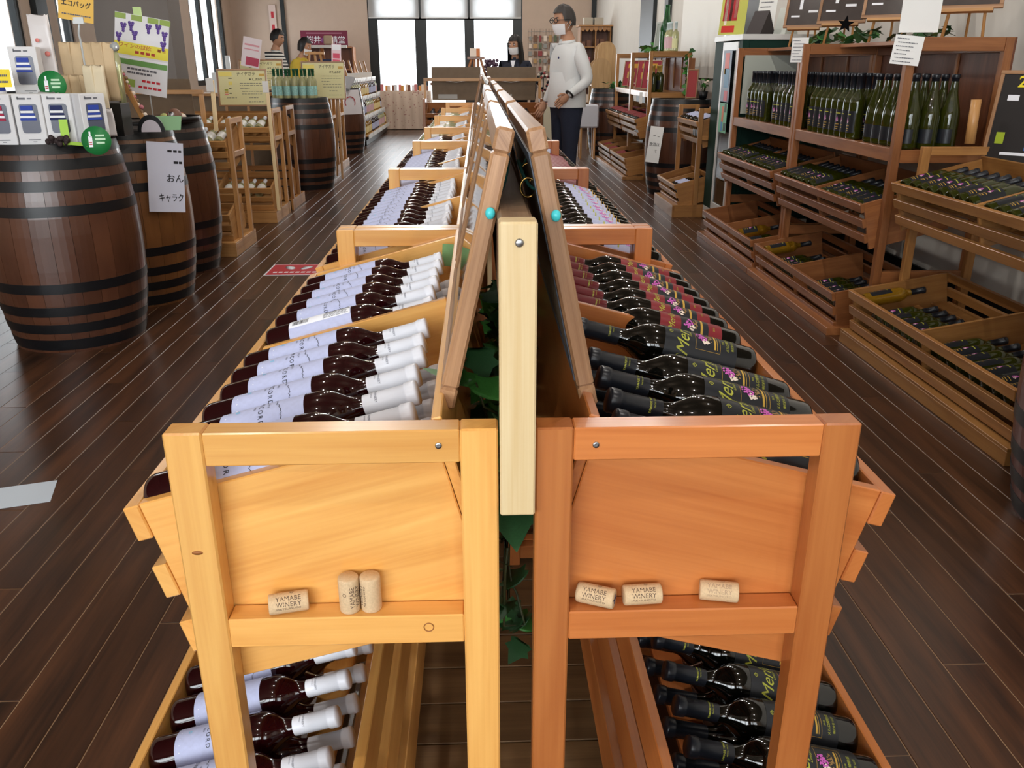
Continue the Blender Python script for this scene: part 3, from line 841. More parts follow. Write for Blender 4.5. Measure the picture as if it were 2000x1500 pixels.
# ---- screws and knots on the two near ladder ends
ROOTS = [o for o in COL.objects if o.name.startswith('bottle_rack')]
M_KNOT = plain('wood_knot', (150, 92, 46), 0.5)
for root, X_, Z_, kd in ((ROOTS[0], -0.0465, 0.928, 's'), (ROOTS[1], 0.119, 0.926, 's'), (ROOTS[0], -0.3115, 0.8045, 'k'), (ROOTS[0], -0.0645, 0.7005, 'r')):
    left_ = root is ROOTS[0]
    lu, lv = ((XLI - X_, left_units[0][2] - 0.80) if left_ else (X_ - XRI, 0.0))
    rt_ = (-PI / 2, 0, 0) if left_ else (PI / 2, 0, 0)
    if kd == 's': o = MB().lathe([(0, 0.0), (0.0036, 0.0), (0.0034, 0.0009), (0.0012, 0.0004), (0, 0.0004)], 12).build('screw', [STEEL], root, (lu, lv, Z_), rt_)
    elif kd == 'k':
        o = MB().lathe([(0, 0.0), (1, 0.0), (1, 0.08), (0, 0.08)], 14).build('knot', [M_KNOT], root, (lu, lv, Z_), rt_); o.scale = (0.006, 0.0025, 0.005)
    else:
        o = MB().lathe([(0.0050, 0.0), (0.0060, 0.0), (0.0060, 0.0003), (0.0050, 0.0003), (0.0050, 0.0)], 18).build('knot', [M_KNOT], root, (lu, lv, Z_), rt_)

# ---- corks
M_CORK = plain('cork', (205, 176, 138), 0.75, noise=0.22, nscale=420, bump=0.15)
M_CORKINK = plain('cork_ink', (92, 70, 56), 0.7); M_CORKFAINT = plain('faint_cork_ink', (168, 140, 112), 0.7)
prof = [(0, -0.022), (0.0105, -0.022), (0.0114, -0.0212), (0.0118, -0.019), (0.0118, 0.019), (0.0114, 0.0212), (0.0105, 0.022), (0, 0.022)]
ME_CORK = MB().lathe(prof, 24).mesh('cork', [M_CORK])
def cork_print(mat, mark=False):
    mb = MB(); r = 0.0120
    # lines run along the axis, stacked around the cork
    def line(s, size, ac, w):
        v, f = text_flat(s, size)
        sc = w / (max(p[0] for p in v) - min(p[0] for p in v))
        vv = [(r * math.cos(ac - y / r), r * math.sin(ac - y / r), x * sc) for x, y in v]
        mb.add(vv, f, None, 0, False, None, uvs=[(0, 0)] * len(vv))
    line('YAMABE', 0.0078, -0.30, 0.028); line('WINERY', 0.0078, 0.27, 0.028); line('MATSUMOTO', 0.0036, 0.70, 0.027)
    n = 14; v = []; f = []
    for k in range(n):
        w = 2 * PI * k / n
        for q in (0.0017, 0.0022): v.append((r * math.cos(-1.05 + q * math.cos(w) / r), r * math.sin(-1.05 + q * math.cos(w) / r), 0.004 + q * math.sin(w)))
    for k in range(n):
        j = (k + 1) % n; f.append((2 * k, 2 * k + 1, 2 * j + 1, 2 * j))
    mb.add(v, f, None, 0, False, None, uvs=[(0, 0)] * len(v))
    return mb.mesh('print', [mat])
CPR = cork_print(M_CORKINK); CPF = cork_print(M_CORKFAINT)
def cork(label, x, y, z, ax, roll, faint=False, mark=False):
    az = Vector(ax).normalized()
    fx = Vector((0, -0.75, 0.66)); fx = (fx - az * fx.dot(az)).normalized(); fx = Quaternion(az, roll) @ fx
    R = Matrix((fx, az.cross(fx), az)).transposed().to_4x4()
    o = tag(put('wine_cork', ME_CORK, M=Matrix.Translation((x, y, z)) @ R), label, 'cork', 'corks on the rack rails')
    put('stamped_print', CPF if faint else CPR, o)
    if mark:
        mb = MB()
        for a in (0.5, 2.0): mb.box((0, 0, 0.0223), (0.011, 0.0016, 0.0004), 0, (0, 0, a))
        mb.build('ink_cross', [plain('blue_ink', (30, 34, 80), 0.6)], o)
RT = 0.716
cork('cork lying tilted on the pine rail, stamped with dark capitals', -0.2235, 0.8155, RT + 0.0119, (1, 0.22, 0.0), 0.1)
cork('standing cork on the pine rail, first from the tilted cork', -0.1545, 0.816, RT + 0.022, (0, 0, 1), 0.75)
cork('standing cork on the pine rail, second from the tilted cork', -0.1302, 0.8175, RT + 0.022, (0, 0, 1), -1.2)
cork('cork with an inked cross on its end on the orange rail', 0.128, 0.8155, RT + 0.0119, (1, -0.42, 0), 0.1, mark=True)
cork('middle cork of three lying on the orange rail, cleanly stamped', 0.1815, 0.8155, RT + 0.0119, (1, 0.06, 0), 0.05)
cork('faintly stamped cork by the outer post of the orange rail', 0.2720, 0.8185, RT + 0.0119, (1, -0.2, 0), 0.0, faint=True)

# ---- ivy between the rows
M_LEAF = plain('ivy_leaf', (66, 128, 56), 0.42, noise=0.35, nscale=25, coat=0.1)
M_LEAF2 = plain('dark_ivy_leaf', (42, 82, 46), 0.45, noise=0.3, nscale=25)
M_STEM = plain('ivy_stem', (62, 66, 36), 0.6)
def leaf_mesh(mat):
    pts = [(0, 0), (0.30, -0.14), (0.52, -0.02), (0.42, 0.18), (0.60, 0.40), (0.34, 0.50), (0.20, 0.72), (0, 1.05)]
    V = []; F = []
    for (x, y) in pts: V.append((0.0, y, -0.10 * y * y)) 
    n = len(pts)
    for (x, y) in pts: V.append((x, y, 0.16 * x - 0.18 * y * y))
    for (x, y) in pts: V.append((-x, y, 0.16 * x - 0.18 * y * y))
    for i in range(n - 1):
        if i == 0: F.append((0, n + 1, 1)); F.append((0, 1, 2 * n + 1)); continue
        a, b_ = (i, i + 1)
        F.append((a, n + i, n + i + 1, b_) if i < n - 2 else (a, n + i, b_))
        F.append((a, b_, 2 * n + i + 1, 2 * n + i) if i < n - 2 else (a, b_, 2 * n + i))
    mb = MB(); mb.add(V, F, None, 0, True); return mb.mesh('leaf', [mat])
LF = [leaf_mesh(M_LEAF), leaf_mesh(M_LEAF2)]
def ivy(label, loc, n, ext, sizes, seed, group='ivy garlands', bright=0.3, stem=True):
    rnd = random.Random(seed); t = thing('ivy_garland', label, 'ivy', loc, 0, group)
    path = []
    for k in range(14):
        q = k / 13
        path.append((rnd.uniform(-0.5, 0.5) * ext[0], (q - 0.5) * ext[1], rnd.uniform(-0.5, 0.3) * ext[2]))
    if stem: MB().tube(path, 0.0018, 5).build('stem', [M_STEM], t)
    for k in range(n):
        q = rnd.random() * 12.99; i_ = int(q); fr = q - i_
        a = Vector(path[i_]).lerp(Vector(path[i_ + 1]), fr) + Vector((rnd.uniform(-1, 1) * ext[0] * .3, 0, rnd.uniform(-.4, .5) * ext[2]))
        s_ = rnd.uniform(*sizes)
        o = put('leaf', LF[0 if rnd.random() < bright else 1], t, a, (rnd.uniform(-0.9, 0.5), rnd.uniform(-0.7, 0.7), rnd.uniform(0, 2 * PI)))
        o.scale = (s_, s_, s_)
    return t
ivy('long ivy garland trailing under the beam behind the near pine post', (0.030, 1.35, 0.83), 110, (0.060, 1.0, 0.17), (0.034, 0.062), 3, bright=0.45)
ivy('short ivy sprig hanging below the near pine post', (0.036, 0.93, 0.70), 14, (0.03, 0.12, 0.22), (0.03, 0.045), 8, bright=0.15)
t = thing('ivy_sprig', 'pair of bright ivy leaves reaching out from behind the left sign board', 'ivy', (-0.008, 1.02, 0.915), 0, 'ivy garlands')
for (dx, dy, dz, rz, s_) in ((-0.012, 0, 0, 1.2, 0.062), (0.018, -0.015, -0.012, -0.5, 0.06)):
    o = put('leaf', LF[0], t, (dx, dy, dz), (0.3, 0.1, rz)); o.scale = (s_,) * 3
MB().tube([(0.0, 0, 0), (0.01, -0.01, -0.03), (0.03, 0.01, -0.05)], 0.0015, 5).build('stem', [M_STEM], t)
o = tag(put('ivy_leaf_sign', MB().box((0, 0, 0), (0.05, 0.05, 0.003), 0.001).mesh('leaf_card', [plain('green_leaf_card', (110, 150, 96), 0.6, noise=0.3, nscale=40)]), None, (-0.062, 1.893, 0.895), (1.25, 0.1, 0.1)),
        'green ivy leaf lying against the end board behind the white caps', 'leaf')

# ---- sign boards leaning on both sides of the beam
M_POSTER = plain('cream_poster', (214, 196, 150), 0.5, noise=0.15, nscale=8)
M_MOUNT = plain('grey_card_mount', (120, 104, 84), 0.6, noise=0.2, nscale=9)
M_BACKBOARD = plain('brown_backing_board', (112, 94, 74), 0.55, noise=0.18, nscale=14)
M_SLATE = plain('slate_tape', (88, 98, 112), 0.4)
M_ACRYL = pane_glass('acrylic_sheet', (0.97, 0.98, 0.99), 1.0)
M_STRING = plain('green_string', (36, 96, 88), 0.7); M_BEAD = plain('turquoise_bead', (70, 200, 205), 0.3)
def sign_board(label, side, y0, length, kind='wood', topx=None, z0=0.928, z1=1.240, drop=0.0):
    # local: x along the board (world +Y), y up the slope, z out of its face
    sg = -1 if side == 'left' else 1
    tx = 0.0285 if side == 'left' else 0.058
    bxx = -0.043 if side == 'left' else 0.125
    up = Vector((tx - bxx, 0, z1 - z0)); H = up.length; up.normalize()
    if side == 'left': ax = Vector((0, -1, 0)); ox = y0 + length
    else: ax = Vector((0, 1, 0)); ox = y0
    nz = ax.cross(up)
    R = Matrix((ax, up, nz)).transposed().to_4x4()
    o = thing('sign_board', label, 'sign', (0, 0, 0), 0, 'sign boards on the centre beam')
    M = Matrix.Translation((bxx, ox, z0 - drop)) @ R
    o.location = M.translation; o.rotation_euler = M.to_euler()
    fw, fd = 0.026, 0.020
    if kind == 'wood':
        bx('frame_bar', (length / 2, fw / 2, 0), (length, fw, fd), W_FRAME, o, ch=0.003)
        bx('frame_bar', (length / 2, H - fw / 2, 0), (length, fw, fd), W_FRAME, o, ch=0.003)
        bx('frame_bar', (fw / 2, H / 2, 0), (fw, H - 2 * fw, fd), W_FRAME, o, ch=0.003)
        bx('frame_bar', (length - fw / 2, H / 2, 0), (fw, H - 2 * fw, fd), W_FRAME, o, ch=0.003)
        bx('poster', (length / 2, H / 2, -0.001), (length - 2 * fw, H - 2 * fw, 0.003), M_POSTER, o, ch=0)
        for (x, y, w, h, m_) in ((length * .25, H * .55, .10, .16, M_MOUNT), (length * .62, H * .72, .24, .03, INK_OCHRE), (length * .62, H * .5, .26, .012, M_MOUNT), (length * .62, H * .4, .22, .012, M_MOUNT), (length * .62, H * .3, .25, .012, M_MOUNT)):
            bx('printed_block', (x, y, 0.001), (w, h, 0.0012), m_, o, ch=0)
        bx('glazing', (length / 2, H / 2, 0.006), (length - 2 * fw, H - 2 * fw, 0.002), M_ACRYL, o, ch=0)
        bx('back_panel', (length / 2, H / 2, -0.008), (length - 2 * fw, H - 2 * fw, 0.004), M_BACKBOARD, o, ch=0)
        for (x, y, w, h) in ((length / 2, fw + 0.008, length - 2 * fw, 0.014), (length / 2, H - fw - 0.008, length - 2 * fw, 0.014), (fw + 0.008, H / 2, 0.014, H - 2 * fw), (length - fw - 0.008, H / 2, 0.014, H - 2 * fw)):
            bx('back_tape', (x, y, -0.0105), (w, h, 0.001), M_SLATE, o, ch=0)
    else:
        bx('poster', (length / 2, H / 2, 0), (length, H, 0.003), plain('mauve_print', (150, 130, 140), 0.4, noise=0.2, nscale=10), o, ch=0)
        bx('sleeve', (length / 2, H / 2, 0.004), (length + 0.02, H + 0.02, 0.0015), M_ACRYL, o, ch=0)
        bx('edge_strip', (length / 2, H + 0.006, 0), (length, 0.012, 0.012), WHITE, o)
    return o
sl = [('wood', .90, .62), ('wood', 1.60, .62), ('wood', 2.32, .62), ('mauve', 3.05, .55), ('mauve', 3.7, .55), ('mauve', 4.4, .6), ('wood', 5.2, .6), ('wood', 6.2, .6)]
for n, (kd, y, L_) in enumerate(sl):
    sign_board('%s framed sign board from the near end leaning over the left trays' % ORD[n] if kd == 'wood' else '%s sign board over the left trays, mauve print in clear sleeve' % ORD[n], 'left', y, L_, kd)
sr = [('wood', .90, .62), ('wood', 1.60, .62), ('wood', 2.35, .62), ('wood', 3.1, .6), ('wood', 4.6, .6)]
for n, (kd, y, L_) in enumerate(sr):
    sign_board('%s framed sign board from the near end leaning over the right trays, its back showing' % ORD[n], 'right', y, L_, kd)
# strings and hooks that hold the boards
def hang(label, pts, bead, hooks):
    t = thing('bead_string', label, 'cord', pts[0], 0, 'cords on the sign boards')
    P0 = Vector(pts[0]); loc = [tuple(Vector(p) - P0) for p in pts]
    q = []
    for a, b_ in zip(loc[:-1], loc[1:]):
        for k in range(5):
            f_ = k / 5; c = Vector(a).lerp(Vector(b_), f_); c.z -= 0.010 * math.sin(PI * f_); q.append(tuple(c))
    q.append(loc[-1])
    MB().tube(q, 0.0022, 6).build('cord', [M_STRING], t)
    MB().ball(tuple(Vector(bead) - P0), (0.0055, 0.005, 0.0065), 10, 8).build('bead', [M_BEAD], t)
    for h in hooks:
        c = Vector(h) - P0
        ring = [(c.x, c.y + 0.011 * math.cos(w), c.z + 0.011 * math.sin(w)) for w in [0.3 + 5.2 * i_ / 14 for i_ in range(15)]]
        ring = [(c.x + 0.009 * math.sin(w * .5) * 0 + 0.009 * math.cos(w), c.y, c.z + 0.011 * math.sin(w)) for w in [0.3 + 5.2 * i_ / 14 for i_ in range(15)]]
        MB().tube(ring, 0.0011, 6).build('hook', [BRASS], t)
hang('green cord with turquoise bead looped on the near right sign board', [(0.080, 0.905, 1.155), (0.066, 0.97, 1.168), (0.048, 1.06, 1.190), (0.062, 1.08, 1.198)], (0.081, 0.897, 1.150), [(0.060, 1.06, 1.176), (0.056, 0.985, 1.168)])
hang('green cord with turquoise bead on the near left sign board', [(0.012, 0.905, 1.160), (0.022, 0.98, 1.165), (0.036, 1.05, 1.19)], (0.011, 0.897, 1.153), [(0.018, 0.95, 1.172)])
hang('green cord with turquoise bead on the second right sign board', [(0.068, 1.60, 1.190), (0.05, 1.68, 1.205), (0.04, 1.75, 1.225)], (0.070, 1.592, 1.186), [])
# ------------------------------------------------------------------ barrels
W_BAR = wood('dark_barrel_stave', (94, 58, 40), (66, 38, 26), 0.32, 0.35, ring=6, along=1.0, vary=0.12)
W_BARTAN = wood('tan_barrel_stave', (134, 88, 46), (96, 60, 34), 0.35, 0.3, ring=6, along=1.0, vary=0.14)
W_BARRED = wood('red_barrel_stave', (98, 42, 30), (70, 28, 20), 0.34, 0.3, ring=6, along=1.0, vary=0.1)
M_HOOP = plain('black_hoop', (18, 19, 22), 0.36)
def barrel_r(z, H=0.97, rm=0.355, re=0.298):
    q = (z - H / 2) / (H / 2); return re + (rm - re) * (1 - q * q)
_barrel_cache = {}
def barrel(label, loc, mat=None, H=0.97, rm=0.355, re=0.298, hoops=(0.014, 0.101, 0.188, 0.300, 0.655, 0.767, 0.857, 0.925), lid=BLACK, NS=26, rot=0.0):
    mat = mat or W_BAR
    t = thing('wine_barrel', label, 'barrel', loc, rot, 'wooden barrels')
    key = (mat.name, H, rm, re, hoops)
    if key not in _barrel_cache:
        prof = [(barrel_r(H * k / 12, H, rm, re), H * k / 12) for k in range(13)]
        w = PI / NS - 0.0022
        mb = MB(); mb.lathe(prof, 3, 0, False, None, -w, w)
        # the stave's edges, so that each board has its own depth
        mb2 = mb
        for a in (-w, w):
            V = []; F = []
            for r, z in prof: V += [(r * math.cos(a), r * math.sin(a), z), ((r - 0.012) * math.cos(a), (r - 0.012) * math.sin(a), z)]
            for k in range(12): F.append((2 * k, 2 * k + 1, 2 * k + 3, 2 * k + 2))
            mb2.add(V, F, (0, 0, 1))
        stave = mb.mesh('stave', [mat])
        # flat shading per board, smooth along its height
        hp = []
        for i_, z in enumerate(hoops):
            h = 0.054 if i_ == 0 else 0.047
            z0 = max(0.0, z); z1 = min(H, z + h)
            R0, R1 = barrel_r(z0, H, rm, re), barrel_r(z1, H, rm, re)
            hb = MB().lathe([(R0 + 0.0022, z0), ((R0 + R1) / 2 + 0.0024, (z0 + z1) / 2), (R1 + 0.0022, z1)], 48)
            hb.lathe([(R0 - 0.004, z0), (R0 + 0.0022, z0)], 48); hb.lathe([(R1 + 0.0022, z1), (R1 - 0.004, z1)], 48)
            hp.append(hb.mesh('hoop', [M_HOOP]))
        core = MB().lathe([(barrel_r(z, H, rm, re) - 0.008, z) for z in [H * k / 12 for k in range(13)]], 32).mesh('core', [BLACK])
        _barrel_cache[key] = (stave, hp, core)
    stave, hp, core = _barrel_cache[key]
    put('barrel_core', core, t)
    for k in range(NS): put('stave', stave, t, None, (0, 0, 2 * PI * k / NS))
    for h in hp: put('hoop', h, t)
    MB().lathe([(0, H - 0.006), (re - 0.004, H - 0.006), (re - 0.004, H - 0.02)][::-1], 32).build('head_board', [lid], t)
    return t

def ellipse_sign(): pass

# ------------------------------------------------------------------ tall wall shelves with trays below
def wall_shelf(label, y0, y1, xb, xf, top, mat, upz, lowz, xup, xlow, shelf=0.90, backp=True):
    """xb back, xf front; the trays face -X"""
    t = thing('wine_shelf', label, 'shelf', (xb, y1, 0), PI)
    D = xb - xf; Ln = y1 - y0
    for v in (0.019, Ln - 0.019):
        for u in (0.02, D - 0.02): bx('post', (u, v, top / 2), (0.04, 0.038, top), mat, t, ch=0.002)
        for z in (top - 0.03, shelf - 0.01, 0.30, 0.06): bx('side_rail', (D / 2, v, z), (D - 0.081, 0.03, 0.06), mat, t)
    bx('shelf_board', (D / 2, Ln / 2, shelf + 0.01), (D - 0.085, Ln - 0.08, 0.018), mat, t)
    bx('front_rail', (D - 0.02, Ln / 2, shelf - 0.005), (0.034, Ln - 0.077, 0.062), mat, t)
    bx('front_rail', (D - 0.02, Ln / 2, 0.06), (0.034, Ln - 0.077, 0.06), mat, t)
    bx('top_board', (0.14, Ln / 2, top - 0.012), (0.26, Ln - 0.077, 0.02), mat, t)
    bx('top_rail', (0.02, Ln / 2, top - 0.045), (0.03, Ln - 0.077, 0.04), mat, t)
    if backp: bx('back_panel', (-0.006, Ln / 2, (shelf + top) / 2), (0.01, Ln - 0.005, top - shelf), W_DARKBACK, t, grain=(0, 0, 1))
    for k in range(1, 3): bx('back_strip', (0.006, Ln * k / 3, (shelf + top) / 2), (0.012, 0.02, top - shelf - 0.1), mat, t)
    u, l = Crate(xb - xup, upz, 0.40, 0.235), Crate(xb - xlow, lowz, 0.42, 0.215, math.radians(10))
    crate_parts(t, u, 0.041, Ln - 0.041, mat, (Ln / 2,), back='solid')
    crate_parts(t, l, 0.041, Ln - 0.041, mat, (Ln / 2,), back='slats', floor_t=0.16)
    bx('plinth', ((xb - xlow) / 2, Ln / 2, 0.02), (xb - xlow + 0.07, Ln + 0.0, 0.04), mat, t, grain=(0, 1, 0))
    return u, l, unit_matrix((xb, y1, 0), PI), Ln

def row_in(UM, cr, vs, t, kind, text, group, small=False, s=0.012, prints=True):
    for n, v in enumerate(vs):
        rnd = random.Random(int(v * 9973) + len(text))
        M = lay(UM, cr, s + rnd.uniform(-0.004, 0.006), v, t, rnd.uniform(-0.5, 0.5), rnd.uniform(-0.02, 0.02))
        bottle(kind(n) if callable(kind) else kind, M, text % ORD[n] if '%s' in text else text, group, small, prints=prints)

def stand(kind, x, y, z, label, group, rz, small=False, name=None, cat='bottle', sc=1.0):
    M = Matrix.Translation((x, y, z)) @ Matrix.Rotation(rz, 4, 'Z') @ Matrix.Scale(sc, 4)
    return bottle(kind, M, label, group, small, name, cat)

# near rack against the right wall
AU = Crate(0.455, 0.790, 0.40, 0.235); AL = Crate(0.585, 0.275, 0.46, 0.215, math.radians(10))
rackA = rack('yellowish bottle rack by the right wall beside the red barrel', (2.40, 3.97, 0), PI, 1.42, W_YELLOW, AU, AL, base=(0.0, 0.60, 0.055))
UA = unit_matrix((2.40, 3.97, 0), PI)
PT = 0.078
row_in(UA, AU, [0.085 + PT * i for i in range(8)], T1, 'olive', 'black-label white wine, %s from far end of the yellowish upper tray', 'white wine in the yellowish upper tray', prints=True)
row_in(UA, AU, [0.765 + PT * i for i in range(8)], T1 + 0.006, 'olive', 'black-label white wine, %s past the divider of the yellowish upper tray', 'white wine in the yellowish upper tray')
row_in(UA, AL, [0.09], 0.05, 'amber', 'single golden white wine lying high in the yellowish lower tray', 'white wine in the yellowish lower tray', s=0.03)
row_in(UA, AL, [0.20 + PT * i for i in range(6)], 0.115, 'olive', 'black-label white wine deep in the yellowish lower tray, %s from its far end', 'white wine in the yellowish lower tray', s=0.03)
row_in(UA, AL, [0.77 + PT * i for i in range(7)], 0.09, 'olive', 'black-label white wine past the divider of the yellowish lower tray, %s along', 'white wine in the yellowish lower tray', s=0.03)
barrel('red-brown barrel at the right edge in front of the yellowish rack', (1.935, 2.15, 0), W_BARRED)

# two bays of the tall shelf
XB, XF = 2.46, 1.97
bays = []
for nm, y0, y1 in (('near', 4.06, 5.425), ('far', 5.435, 6.78)):
    bays.append((nm, y0, y1) + wall_shelf('brown tall wine shelf, %s bay, standing bottles above tilted trays' % nm, y0, y1, XB, XF, 1.42, W_BROWN, 0.662, 0.215, 1.885, 1.805))
_fs = [o for o in COL.objects if o.name.startswith('wine_shelf')][-1]
bx('end_panel', (0.24, 0.045, 1.16), (0.40, 0.01, 0.42), plain('pale_panel', (176, 182, 172), .6), _fs, ch=0)
for nm, y0, y1, u, l, UM, Ln in bays:
    if nm == 'near':
        vs = [0.09 + PT * i for i in range(7)]
        row_in(UM, u, vs, T1, 'olive', 'black-label white wine, %s in far half of the near bay tray', 'white wine in the near bay upper tray')
        row_in(UM, u, [Ln / 2 + 0.055 + PT * i for i in range(7)], T1 + 0.02, 'olive', 'white wine on its back label, %s in near half of the near bay tray', 'white wine in the near bay upper tray')
        row_in(UM, l, [0.10], 0.05, 'amber', 'golden white wine with black cap in the low tray of the near bay', 'white wine in the low trays', s=0.03)
        row_in(UM, l, [0.21 + PT * i for i in range(5)], 0.12, 'olive', 'black-label white wine beside the golden bottle, %s along', 'white wine in the low trays', s=0.05)
        row_in(UM, l, [Ln / 2 + 0.12 + PT * i for i in range(6)], 0.12, 'olive', 'black-label white wine in the near half of the near low tray, %s along', 'white wine in the low trays', s=0.05)
    else:
        row_in(UM, u, [0.085 + PT * i for i in range(7)], T1, 'olive', 'black-label wine, %s in far half of the far bay tray', 'white wine in the far bay upper tray')
        row_in(UM, u, [Ln / 2 + 0.055 + PT * i for i in range(7)], T1, 'olive', 'black-label wine, %s in near half of the far bay tray', 'white wine in the far bay upper tray')
        row_in(UM, l, [Ln / 2 + 0.10], 0.07, 'amber', 'golden white wine lying in the far bay low tray', 'white wine in the low trays', s=0.05)
        row_in(UM, l, [Ln / 2 + 0.20 + PT * i for i in range(3)], 0.12, 'olive', 'black-label white wine in the far bay low tray, %s from the golden bottle', 'white wine in the low trays', s=0.05)
ZS = 0.921; SS = 1.13
for j, x in enumerate((2.045, 2.140, 2.235)):
    for i_ in range(6):
        y = 4.135 + i_ * 0.094
        if i_ == 5: continue
        stand('olive_burg', x + 0.02 + 0.0 * j, y, ZS, 'sloping-shouldered white wine, %s along, %s row, on the near bay shelf' % (ORD[i_], ('front', 'middle', 'back')[j]), 'standing wine on the near bay shelf', PI + 0.4, sc=SS)
for j, x in enumerate((2.045, 2.130)):
    for i_ in range(8):
        stand('olive', x, 4.70 + i_ * 0.082, ZS, 'black-label wine standing on near bay shelf, %s past the sloping bottles, %s row' % (ORD[i_], ('front', 'second')[j]), 'standing wine on the near bay shelf', PI + random.uniform(-.3, .6), sc=SS)
    for i_ in range(13):
        if i_ in (6, 7) and j == 0: continue
        stand('olive', x, 5.53 + i_ * 0.084, ZS, 'black-label wine standing on far bay shelf, %s from its near post, %s row' % (ORD[i_], ('front', 'second')[j]), 'standing wine on the far bay shelf', PI + random.uniform(-.3, .6), sc=SS)

# paper notices on the posts
def paper(label, M, w, h, lines=(), texts=(), mat=None, name='paper_notice', cat='notice', bars=(), border=None, thick=0.0012, group=None, dots=()):
    """flat sheet; local x right, y up, z towards the reader; origin at its centre"""
    o = thing(name, label, cat, (0, 0, 0), 0, group); o.location = M.translation; o.rotation_euler = M.to_euler()
    MB().box((0, 0, 0), (w, h, thick)).build('sheet', [mat or WHITE], o)
    if border: 
        bw = border[1]
        for c, d in (((0, h / 2 - bw / 2, 0), (w + 0.002, bw, thick + 0.012)), ((0, -h / 2 + bw / 2, 0), (w + 0.002, bw, thick + 0.012)), ((w / 2 - bw / 2, 0, 0), (bw, h - 2 * bw, thick + 0.012)), ((-w / 2 + bw / 2, 0, 0), (bw, h - 2 * bw, thick + 0.012))):
            bx('frame_bar', c, d, border[0], o)
    for (x, y, bw_, bh, m_) in bars:
        bx('printed_block', (x * w, y * h, thick / 2 + 0.0006), (bw_ * w, bh * h, 0.0008), m_, o, ch=0)
    for (x, y, r_, m_) in dots:
        mb = MB(); mb.lathe([(0, 0), (r_, 0), (r_, 0.0006), (0, 0.0008)], 8); mb.build('printed_spot', [m_], o, (x * w, y * h, thick / 2 + 0.0006))
    if lines:
        mb = MB(); rnd = random.Random(len(label)); gi = plain('grey_print_ink', (92, 92, 100), .6)
        for (y, x0, x1, hh) in lines:
            x = x0
            while x < x1:
                ww = rnd.uniform(0.02, 0.07); ww = min(ww, x1 - x)
                mb.box(((x + ww / 2) * w, y * h, thick / 2 + 0.0013), (ww * w, hh * h, 0.0004)); x += ww + 0.015
        mb.build('fine_print', [gi], o)
    for (s_, x, y, size, m_, kw) in texts:
        mb = MB(); text_on(mb, s_, size * h, (x * w, y * h), thick / 2 + 0.0016, **kw); mb.build('lettering', [m_], o)
    return o
def face(loc, normal, up=(0, 0, 1), roll=0.0):
    z = Vector(normal).normalized(); y = Vector(up); y = (y - z * y.dot(z)).normalized(); x = y.cross(z)
    M = Matrix((x, y, z)).transposed().to_4x4()
    return Matrix.Translation(loc) @ M @ Matrix.Rotation(roll, 4, 'Z')
fine = [(0.38 - 0.13 * k, -0.42 + 0.05 * (k % 2), 0.0 + 0.4 * ((k * 7) % 4) / 4, 0.03) for k in range(7)]
paper('white price notice taped to the near post of the brown shelf', face((1.955, 4.045, 1.363), (-0.25, -1, 0.05), roll=-0.1), 0.125, 0.125, lines=fine)
paper('narrow white notice taped to the middle post of the brown shelf', face((1.955, 5.42, 1.385), (-0.8, -1, 0.0)), 0.10, 0.14, lines=fine)
paper('large blank white sheet hanging above the near end of the brown shelf', face((2.02, 4.10, 1.56), (-0.2, -1, 0.0)), 0.17, 0.24)

# easels with framed dark menu boards along the shelf top
M_MENU = plain('dark_menu_print', (64, 54, 50), 0.3, noise=0.4, nscale=12)
def easel_sign(label, y, z=1.42, w=0.30, h=0.40, x=2.34):
    n = Vector((-0.55, -0.80, 0.28)).normalized()
    rt = Vector((0, 0, 1)).cross(n).normalized(); up = n.cross(rt)
    base = Vector((x, y, z + 0.13))
    o = paper(label, face(base + up * (h / 2), n), w, h, mat=M_MENU, name='menu_board', cat='sign', border=(W_FRAME, 0.018), group='menu boards on easels',
              bars=((-0.2, 0.25, 0.12, 0.12, INK_OCHRE), (-0.15, -0.1, 0.07, 0.16, INK_WHITE), (0.15, -0.22, 0.22, 0.04, INK_WHITE), (-0.25, -0.3, 0.2, 0.03, INK_WHITE), (0.1, 0.1, 0.3, 0.03, INK_OCHRE), (0.12, 0.3, 0.3, 0.03, INK_OCHRE)))
    e = thing('easel', 'small wooden easel holding the %s' % label.split(' with ')[0], 'easel', (base.x, base.y, z), 0, 'small wooden easels')
    def T(a, b_, r): 
        MB().tube([tuple(Vector(a) - Vector((base.x, base.y, z))), tuple(Vector(b_) - Vector((base.x, base.y, z)))], r, 6).build('leg', [W_TAN], e)
    bk = -n * 0.02
    for s_ in (-0.07, 0.07):
        f_ = base + rt * s_ * 1.25 - up * 0.15 - n * 0.022; f_.z = z + 0.004
        T(f_, base + rt * s_ * 0.6 + up * h * 1.04 + bk, 0.008)
    b3 = base - n * 0.14; b3.z = z + 0.004
    T(b3, base + up * h * 1.0 + bk * 1.5, 0.007)
    ledge = base - up * 0.012 + n * 0.012 - Vector((base.x, base.y, z))
    MB().box((0, 0, 0), (w * 0.75, 0.014, 0.03)).build('ledge', [W_TAN], e, ledge, face((0, 0, 0), n).to_euler())
    return o
for lab, y in (('farthest dark menu board with yellow text above the far bay', 6.45), ('second dark menu board with brown frame beside the far trailing ivy', 5.80), ('third dark menu board with brown frame above the near bay', 5.12), ('nearest dark menu board with brown frame at the near shelf end', 4.30)):
    easel_sign(lab, y)
ivy('ivy spray lying along the top of the brown shelf', (2.30, 5.75, 1.47), 46, (0.10, 1.3, 0.07), (0.05, 0.085), 21, bright=0.35)
ivy('dark ivy spray at the near end of the brown shelf top', (2.34, 4.75, 1.46), 18, (0.10, 0.6, 0.06), (0.05, 0.08), 22, bright=0.1)
